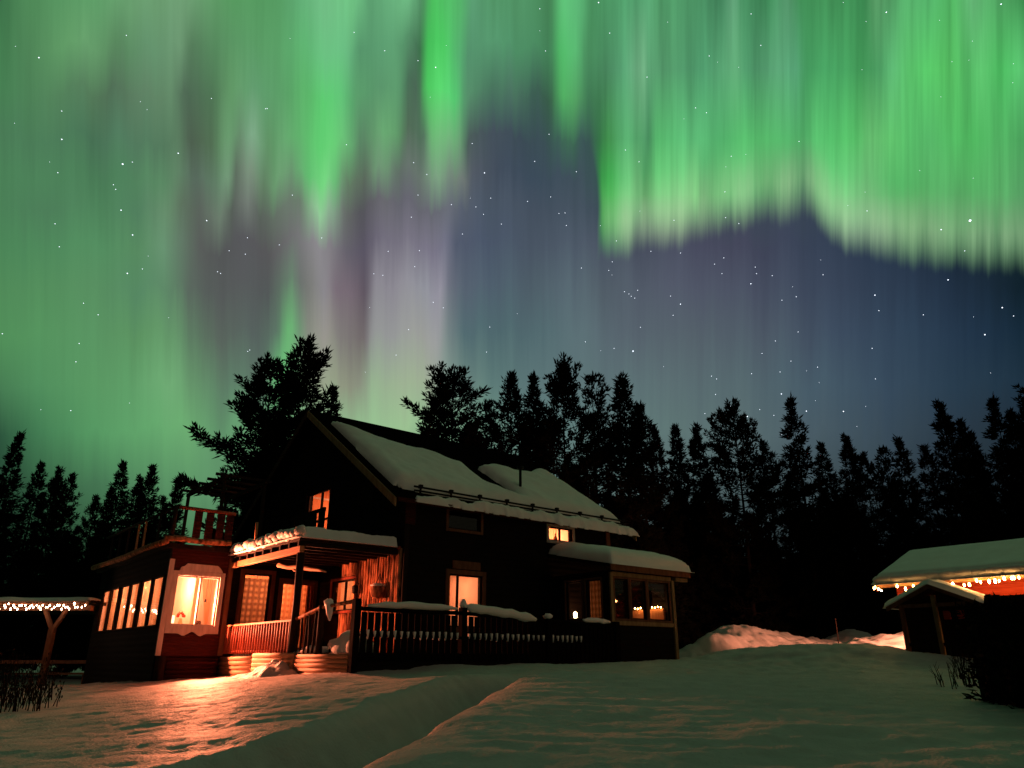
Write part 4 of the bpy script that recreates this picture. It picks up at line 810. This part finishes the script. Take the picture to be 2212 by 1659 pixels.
# long dark woodpile wall beside it
wp = thing('plank_fence', 'tall dark plank fence running from the little shelter past the right edge', 'fence', (11.0,-13.5,-.2))
fp = MB(); y = -12.02
while y > -16.5: fp.box(10.95,10.99,y-.19,y-.005,-.5,1.62+random.uniform(-.02,.02)); y -= .195
fp.build('planks', DARKWOOD, wp)
for y in (-12.1,-14.2,-16.3): MB().box(11.0,11.1,y-.06,y+.06,-.5,1.66).build('post', DARKWOOD, wp)
for z in (.2,1.3): MB().box(11.0,11.05,-16.5,-12.0,z-.06,z+.06).build('rail', DARKWOOD, wp)
rail_snow([(10.98,-13.6,1.70),(10.98,-16.5,1.70)], .09, 'strip of snow on top of the dark plank fence')
# open pavilion at the left with icicle lights
px, py = yard(-19.2, 30.0)
pav = thing('pavilion', 'open timber pavilion at the left edge with a snowy roof edge and a forked post', 'pavilion', (px,py,-1.1), rz=R(-42))
def loc(mb, n, m, par, sm=False): return mb.build(n, m, par, sm, True)
loc(MB().box(-5.5,2.95,-.12,.12,2.88,3.06), 'front_beam', BROWN, pav)
for x in (-4.6,1.55):
    fp = MB(); fp.box(x-.10,x+.10,-.10,.10,-.2,2.2); fp.bar((x,0,2.15),(x-.42,0,2.9),.13); fp.bar((x,0,2.15),(x+.42,0,2.9),.13); loc(fp,'forked_post',BROWN,pav)
prf = MB(); prf.prism([(-5.7,-.45,3.14),(-5.7,4.85,3.0),(-5.7,4.85,3.1),(-5.7,-.45,3.24)], (8.75,0,0)); pr3 = loc(prf,'roof',DARKWOOD,pav)
loc(MB().box(-5.7,3.05,-.50,-.455,3.06,3.22),'fascia',BROWN,pr3)
for x in (-4.6,1.55): loc(MB().box(x-.1,x+.1,4.3,4.5,-.2,3.1),'post',DARKWOOD,pav)
loc(MB().box(-5.5,2.9,.9,1.3,.55,.62).box(-5.3,-5.1,.95,1.25,-.1,.55).box(2.5,2.7,.95,1.25,-.1,.55),'bench',BROWN,pav)
loc(MB().box(-5.5,2.9,1.35,1.42,.95,1.08),'bench_back',BROWN,pav)
Rm = Matrix.Rotation(R(-42),3,'Z')
def pavw(x, y, z): v = Rm@Vector((x,y,z)); return (v.x+px, v.y+py, v.z-1.1)
ps = MB()
def pfn(u_, v_):
    x = -5.75+8.85*u_; y = -.55+5.3*v_; e = min(1, v_/.05)**.5; return pavw(x, y, 3.22-.026*(y+.45)+.15*e*min(1,(1-u_)/.03+.3)*(1+.25*noise.noise((x*1.3,y*1.5,2)))-.04*(v_ < .01))
sheet_grid(pfn, 90, 24, ps); tag(ps.build('snow_blanket', SNOWR, None, True), 'snow layer on the roof of the left pavilion above the icicle lights', 'snow')
il = thing('string_lights', 'warm white icicle lights hanging along the roof edge of the left pavilion', 'fairy lights', pavw(0,-.5,3.1))
MB().tube([pavw(x,-.53,3.14) for x in np.linspace(-5.6,3.0,20)], .008, 5).build('cord', IRON, il)
bulbs(il, [pavw(-5.6,-.54,3.10),pavw(3.0,-.54,3.10)], 96, BULBW, (.0,.06,.13,.2), .4, .08, size=.026)
# dark rail fence and frozen reeds at the left
def plant(name, label, x, y, n, h, spread, m=TWIG, cat='shrub', leaf=0.):
    z = gz(x, y); p = thing(name, label, cat, (x,y,z-.05)); mb = MB()
    for k in range(n):
        an = random.uniform(0, 6.28); rr = spread*math.sqrt(random.random()); bx, by = rr*math.cos(an), rr*math.sin(an); hh = h*random.uniform(.5,1.1)
        lx, ly = bx+random.uniform(-.35,.35)*hh, by+random.uniform(-.35,.35)*hh
        mid = ((bx+lx)/2+random.uniform(-.05,.05), (by+ly)/2, hh*.55); mb.tube([(bx,by,-.1), mid, (lx,ly,hh)], [.010,.008,.003], 4, False)
        for q in range(3):
            t_ = random.uniform(.4,.95); sx, sy, sz = lerp(bx,lx,t_), lerp(by,ly,t_), hh*t_
            e = (sx+random.uniform(-.2,.2)*hh, sy+random.uniform(-.2,.2)*hh, sz+random.uniform(.05,.3)*hh); mb.tube([(sx,sy,sz), e], [.005,.002], 3, False)
            if leaf: mb.blob(e, (leaf*.5,leaf*.5,leaf), 5, 4)
    mb.build('stems', m, p, False, True); return p
for i, (r_, f_, n, h, s_, lab) in enumerate([(-12.6,19.5,60,1.0,.9,'tall dark frozen weeds at the far left of the yard'),(-10.2,16.5,60,.85,.8,'dark weeds poking from the snow left of the lit drift'),(-8.9,14.6,45,.55,.6,'low withered tuft at the shaded edge of the lit snow'),(-11.2,13.6,60,.9,1.0,'dark brushy stems in the bottom left shade'),(8.6,15.2,26,.45,.5,'sparse grass stems in the snow before the shelter'),(10.0,17.0,40,.65,.6,'twiggy shrub beside the small snow patch at right'),(9.4,13.0,40,.55,.7,'thin dark stems in the snow at the right edge')]):
    x, y = yard(r_, f_); plant('dry_shrub', lab, x, y, n, h, s_, TWIG, 'shrub', .028 if i < 3 else 0)
x, y = yard(12.9, 31.); sk_ = MB(); sk_.tube([(x,y,-.2),(x+.03,y,1.55)], [.025,.02], 7); tag(sk_.build('snow_stake', DARKWOOD, None), 'slim snow marker stake standing between the two lit snow banks', 'stake')
# dark spruce hedge added to blacken and shade the right corner
NV = {}
def sprig(mb, c, dv, L, w):
    dv = dv.normalized(); sd = dv.cross(Vector((random.uniform(-1,1), random.uniform(-1,1), random.uniform(-1,1)))).normalized(); s2 = dv.cross(sd)
    n = len(mb.v); mid = c+dv*L*.42; e = c+dv*L
    mb.v += [tuple(c), tuple(mid+sd*w), tuple(e), tuple(mid-sd*w), tuple(mid+s2*w), tuple(mid-s2*w)]
    mb.f += [(n,n+1,n+2,n+3), (n,n+4,n+2,n+5)]
hx, hy = yard(9.85, 11.6); hz = gz(hx, hy)
hedge = thing('shade_hedge', 'black clipped spruce hedge added to darken the bottom right corner', 'hedge', (hx,hy,hz), rz=R(-40))
hm = MB()
for k in range(30000):
    p = Vector((random.uniform(-2.4,4.5), random.uniform(-1.5,1.5), random.uniform(-.1,1.55)))
    if min(p.x+2.4, p.y+1.5, 1.55-p.z) > .35: continue
    sprig(hm, p, Vector((random.uniform(-1,1)-.5*(p.x < -1.9), random.uniform(-1,1)-.5*(p.y < -1.1), random.uniform(-.3,1))), random.uniform(.10,.22), random.uniform(.012,.028))
hm.build('foliage', NEEDLE, hedge, False, True)
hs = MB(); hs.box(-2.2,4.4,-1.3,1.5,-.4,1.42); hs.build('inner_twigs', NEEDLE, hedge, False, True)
# ------------------------------------------------------------------ trees
def conifer(seed, H, kind):
    rnd = random.Random(seed); st0 = random.getstate(); random.seed(seed)
    tr_, cr = MB(), MB(); lean = [rnd.uniform(-.3,.3), rnd.uniform(-.3,.3)]
    def ax(h): q = h/H; return Vector((lean[0]*math.sin(q*2.5), lean[1]*math.sin(q*2.2), h))
    tr_.tube([ax(H*k/10)+Vector((0,0,-.4 if k == 0 else 0)) for k in range(11)], [max(.02, .17*(1-k/10.2)*H/15) for k in range(11)], 7)
    if kind == 's': Rm_, z0, dz, nb = H*.150, H*.03, .40, (4,7)
    elif kind == 'p': Rm_, z0, dz, nb = H*.135, H*.05, .43, (4,6)
    else: Rm_, z0, dz, nb = H*.155, H*.06, .40, (4,7)
    h = z0; ph = [rnd.uniform(0, 6.28) for _ in range(4)]
    def lobe(an, h): return 1+(.10 if kind == 's' else .26)*(math.sin(an*2+ph[0]+h*.5)+.8*math.sin(an*3+ph[1]-h*.8))
    def tuft(c, dv, n, L0):
        for _ in range(n):
            r3 = Vector((rnd.gauss(0,1), rnd.gauss(0,1), rnd.gauss(0,1)))
            sprig(cr, c+r3*.06, dv*1.1+r3*.55+Vector((0,0,.25 if kind != 's' else .05)), L0*rnd.uniform(.6,1.25), rnd.uniform(.024,.048))
    while h < H-.12:
        q = (H-h)/(H-z0)          # 1 at the base of the crown
        if kind == 's': prof = .05+.95*q**.82
        elif kind == 'p': prof = .10+.95*min(1, q*1.6)**.8*(1 if q < .75 else 1-.45*(q-.75)/.25)
        else: prof = (.22+.78*min(1, q*2.4)**.7)*(1 if q < .6 else 1-.40*(q-.6)/.4)
        for k in range(rnd.randint(*nb) if q > .06 else 3):
            an = rnd.uniform(0, 6.283); L = max(.2, Rm_*prof*rnd.uniform(.55,1.15)*lobe(an, h))
            if kind != 's' and rnd.random() < .12: continue
            el = math.radians((60 if q < .07 else 30-52*q**.55 if kind == 's' else 44-58*q**.7)+rnd.uniform(-14,14))
            base = ax(h+rnd.uniform(-.15,.15)); dv = Vector((math.cos(an)*math.cos(el), math.sin(an)*math.cos(el), math.sin(el)))
            wig = Vector((rnd.uniform(-1,1), rnd.uniform(-1,1), rnd.uniform(-.5,.5)))*.10*L
            pts = [base, base+dv*L*.35+wig*.6, base+dv*L*.7+wig+Vector((0,0,.05*L)), base+dv*L+Vector((0,0,.20*L))]
            if L > .9: tr_.tube(pts, [.032,.024,.016,.007], 4, False)
            n = max(2, int(L/(.19 if kind == 's' else .24))); st_ = .15 if kind == 's' else .34
            for i in range(n):
                u_ = st_+(1-st_)*(i+.6)/n; g = u_*3; a_ = min(int(g), 2); c = pts[a_].lerp(pts[a_+1], g-a_)
                tg = (pts[a_+1]-pts[a_]).normalized(); sdv = tg.cross(Vector((0,0,1)))
                for sg in (-1, 1):      # side shoots, longest near the middle of the branch
                    ls = L*(.34-.26*u_)*rnd.uniform(.5,1.2)+.05; c2 = c+sdv*sg*ls*.5+tg*ls*.4
                    tuft(c+sdv*sg*ls*.12, (sdv*sg*.8+tg*.7), 3, .22+ls*.5)
                    if ls > .25: tuft(c2, (sdv*sg*.5+tg*.8), 4, .26)
                tuft(c, tg, 3, .27)
            tuft(pts[3]-(pts[3]-pts[2])*.12, (pts[3]-pts[2]).normalized()+Vector((0,0,.25)), 7, .33)
        h += dz*rnd.uniform(.6,1.4)*(.5+.65*min(1, q*1.6))
    for k in range(14): sprig(cr, ax(H-.75+.05*k), Vector((rnd.uniform(-.5,.5), rnd.uniform(-.5,.5), 1)), rnd.uniform(.2,.4), .04)
    random.setstate(st0)
    return tr_, cr
PROTO = {}
for kind, n in (('s', 5), ('p', 4), ('b', 4)):
    for i in range(n):
        tr_, cr = conifer(100+i*7+ord(kind), 15., kind); PROTO[kind, i] = (tr_, cr)
MESH = {}
def place_tree(name, label, r_, f_, ztop, kind, i, wide=1., group='dark conifers around the house'):
    x, y = yard(r_, f_); z0 = -.3; s_ = (ztop-z0)/15.
    t = thing(name, label, 'tree', (x,y,z0), group, random.uniform(0, 6.28)); 
    if (kind, i) not in MESH:
        a_, b_ = PROTO[kind, i]; MESH[kind, i] = (a_.build('trunk', BARKT, t, True, True), b_.build('crown', NEEDLE, t, False, True))
        kids = MESH[kind, i]
    else: kids = [dup(o, t) for o in MESH[kind, i]]
    t.scale = (s_*wide, s_*wide, s_)
    return t
TREES = [(-29.5,40,12.1,'s','spruce half cut by the left picture edge'),(-28.4,41,12.0,'s','dark spruce just inside the left picture edge'),(-28.1,43,10.8,'s','spruce on the right slope of the far left tree mass'),(-27.5,44,10.8,'s','narrow tip left of the ragged pine above the pavilion'),(-28.9,48,11.3,'p','ragged pine with a loose top above the pavilion'),(-28.4,50,10.3,'p','low pine in the dip left of the three spruce tips'),(-28.6,52,11.1,'s','small spruce just left of the three spruce tips'),(-24.8,46,11.6,'s','tallest and leftmost of three spruce tips left of the terrace'),(-24.1,47,11.0,'s','lower middle one of three spruce tips left of the terrace'),(-22.5,45,11.2,'s','rightmost of three spruce tips left of the terrace'),(-23.6,50,10.2,'p','low bushy pine between the spruce tips and the pergola'),(-21.5,47,11.0,'s','single spruce tip just left of the pergola'),
(-13.8,40,15.7,'b','broad leafy pine left of the tallest pine by the gable'),(-12.4,41,17.4,'b','tallest pine of all, rising behind the left of the gable'),(-14.9,43,13.4,'b','lower bushy pine leaning out left of the gable pines'),(-16.2,46,11.6,'b','lowest lobe of the pine clump right of the pergola'),(-11.6,46,16.5,'s','small spruce tip peeking over the roof ridge by the tallest pine'),(-5.2,46,15.9,'p','narrow pine left of the round-topped pine behind the ridge'),(-3.4,44,16.7,'b','dense round-topped pine behind the middle of the ridge'),(-1.8,47,16.1,'p','pine shoulder right of the round-topped pine behind the ridge'),(-.2,44,16.8,'p','thin see-through pine, first of the five tall tops above the roof'),(1.5,45,17.1,'s','slim pointed spruce, second of the five tall tops above the roof'),(3.0,43,16.7,'b','wide-headed pine, third of the five tall tops above the roof'),(5.1,44,16.9,'p','loose pine, fourth of the five tall tops above the roof'),(6.6,42,15.8,'s','stepped spruce, last of the five tall tops above the roof'),(8.6,47,15.8,'p','pine shoulder right of the five tall tops'),(9.5,47,14.1,'s','lower spruce filling the step right of the five tall tops'),(11.6,50,15.2,'s','thin spruce tip left of the pair beside the broad right pine'),(13.0,50,15.3,'s','thin spruce tip nearest the broad right pine on its left'),(14.0,45,15.0,'b','broad pine standing alone above the enclosed porch roof'),(17.2,49,13.8,'p','low pine between the broad pine and the sharp tall spruce'),(17.3,44,15.0,'s','sharp tall spruce between the enclosed porch and the red cabin'),(21.5,50,13.9,'s','small spruce right of the sharp tall spruce'),(21.9,47,13.7,'s','triple-tipped spruce in the dip right of the sharp tall spruce'),(25.4,52,13.8,'p','lowest pine in the dip above the red cabin'),(25.9,50,13.8,'p','round low pine above the left end of the cabin roof'),(25.6,47,13.4,'s','pointed spruce above the cabin roof right of the low pine'),(27.5,48,13.2,'p','flat-topped pine left of the tall spruce above the cabin'),(25.5,42,14.3,'s','tall spruce rising above the cabin roof'),(27.7,44,13.8,'s','spruce on the right shoulder of the tall cabin spruce'),(30.2,47,13.8,'p','low pine in the gap before the right picture edge'),(28.6,42,14.3,'s','thick spruce near the right picture edge'),(29.1,41,13.4,'s','spruce just right of the thick one near the right edge'),(29.8,40,14.1,'b','broad pine cut by the right picture edge')]
WID = {12:1.25,13:1.15,14:.85,15:.55,24:1.25,18:1.2,16:.8}
for k, (r_, f_, zt, kind, lab) in enumerate(TREES):
    nm = 'spruce_tree' if kind == 's' else 'pine_tree'
    place_tree(nm, lab, r_, f_, zt, kind, k % (5 if kind == 's' else 4), WID.get(k, 1.0))
for k, (r_, f_, zt, kind, lab) in enumerate([(10.6,4.5,9.5,'s','unseen shading spruce added close beside the camera on the right'),(13.2,7.2,11,'s','unseen shading spruce added at the right edge of the yard beside the hedge'),(9.2,-.5,10,'s','unseen shading spruce added to the right behind the camera'),(14.5,1.5,12,'s','unseen second row shading spruce added right of the camera'),(-10.5,5.0,9.5,'s','unseen shading spruce added close beside the camera on the left'),(-12.5,8.5,9.0,'s','unseen shading spruce added at the left edge of the yard')]):  # unseen spruces added to shade the snow at both sides
    place_tree('spruce_tree', lab, r_, f_, zt, kind, k % 5)
# the wood behind reads as one mass
fo = MB(); rnd = random.Random(5)
for (f_, n, lo, hi) in ((49.5, 64, .30, .55), (55, 74, .62, .86), (61, 74, .55, .92)):
    for k in range(n):
        r_ = (-46+94*k/n+rnd.uniform(-.5,.5)); x, y = yard(r_*f_/50, f_+rnd.uniform(-2,2))
        top = float(np.interp(r_, [-46,-31,-22,-16,-8,0,8,16,26,46], [10,10.2,9.2,11,13,14.5,14,13,12.5,13]))*rnd.uniform(lo, hi)*f_/50+.3
        kind = rnd.choice('ssp'); base = PROTO[kind, rnd.randrange(4)][1]; s_ = top/15; an = rnd.uniform(0,6.28); ws = s_*(1.9 if f_ < 50 else 1.3); ca, sa = math.cos(an)*ws, math.sin(an)*ws
        b0 = len(fo.v); V = np.array(base.v); keep = rnd.random()
        fo.v += [(x+v[0]*ca-v[1]*sa, y+v[0]*sa+v[1]*ca, -.3+v[2]*s_) for v in base.v]; fo.f += [tuple(b0+i for i in f) for f in base.f]
def fast_build(mb, name, m):
    me = bpy.data.meshes.new(name); me.from_pydata(mb.v, [], mb.f); me.materials.append(m); o = bpy.data.objects.new(name, me); C.objects.link(o); return o
tag(fast_build(fo, 'forest', NEEDLE), 'black mass of forest closing off the yard behind the nearer conifers', kind='stuff')
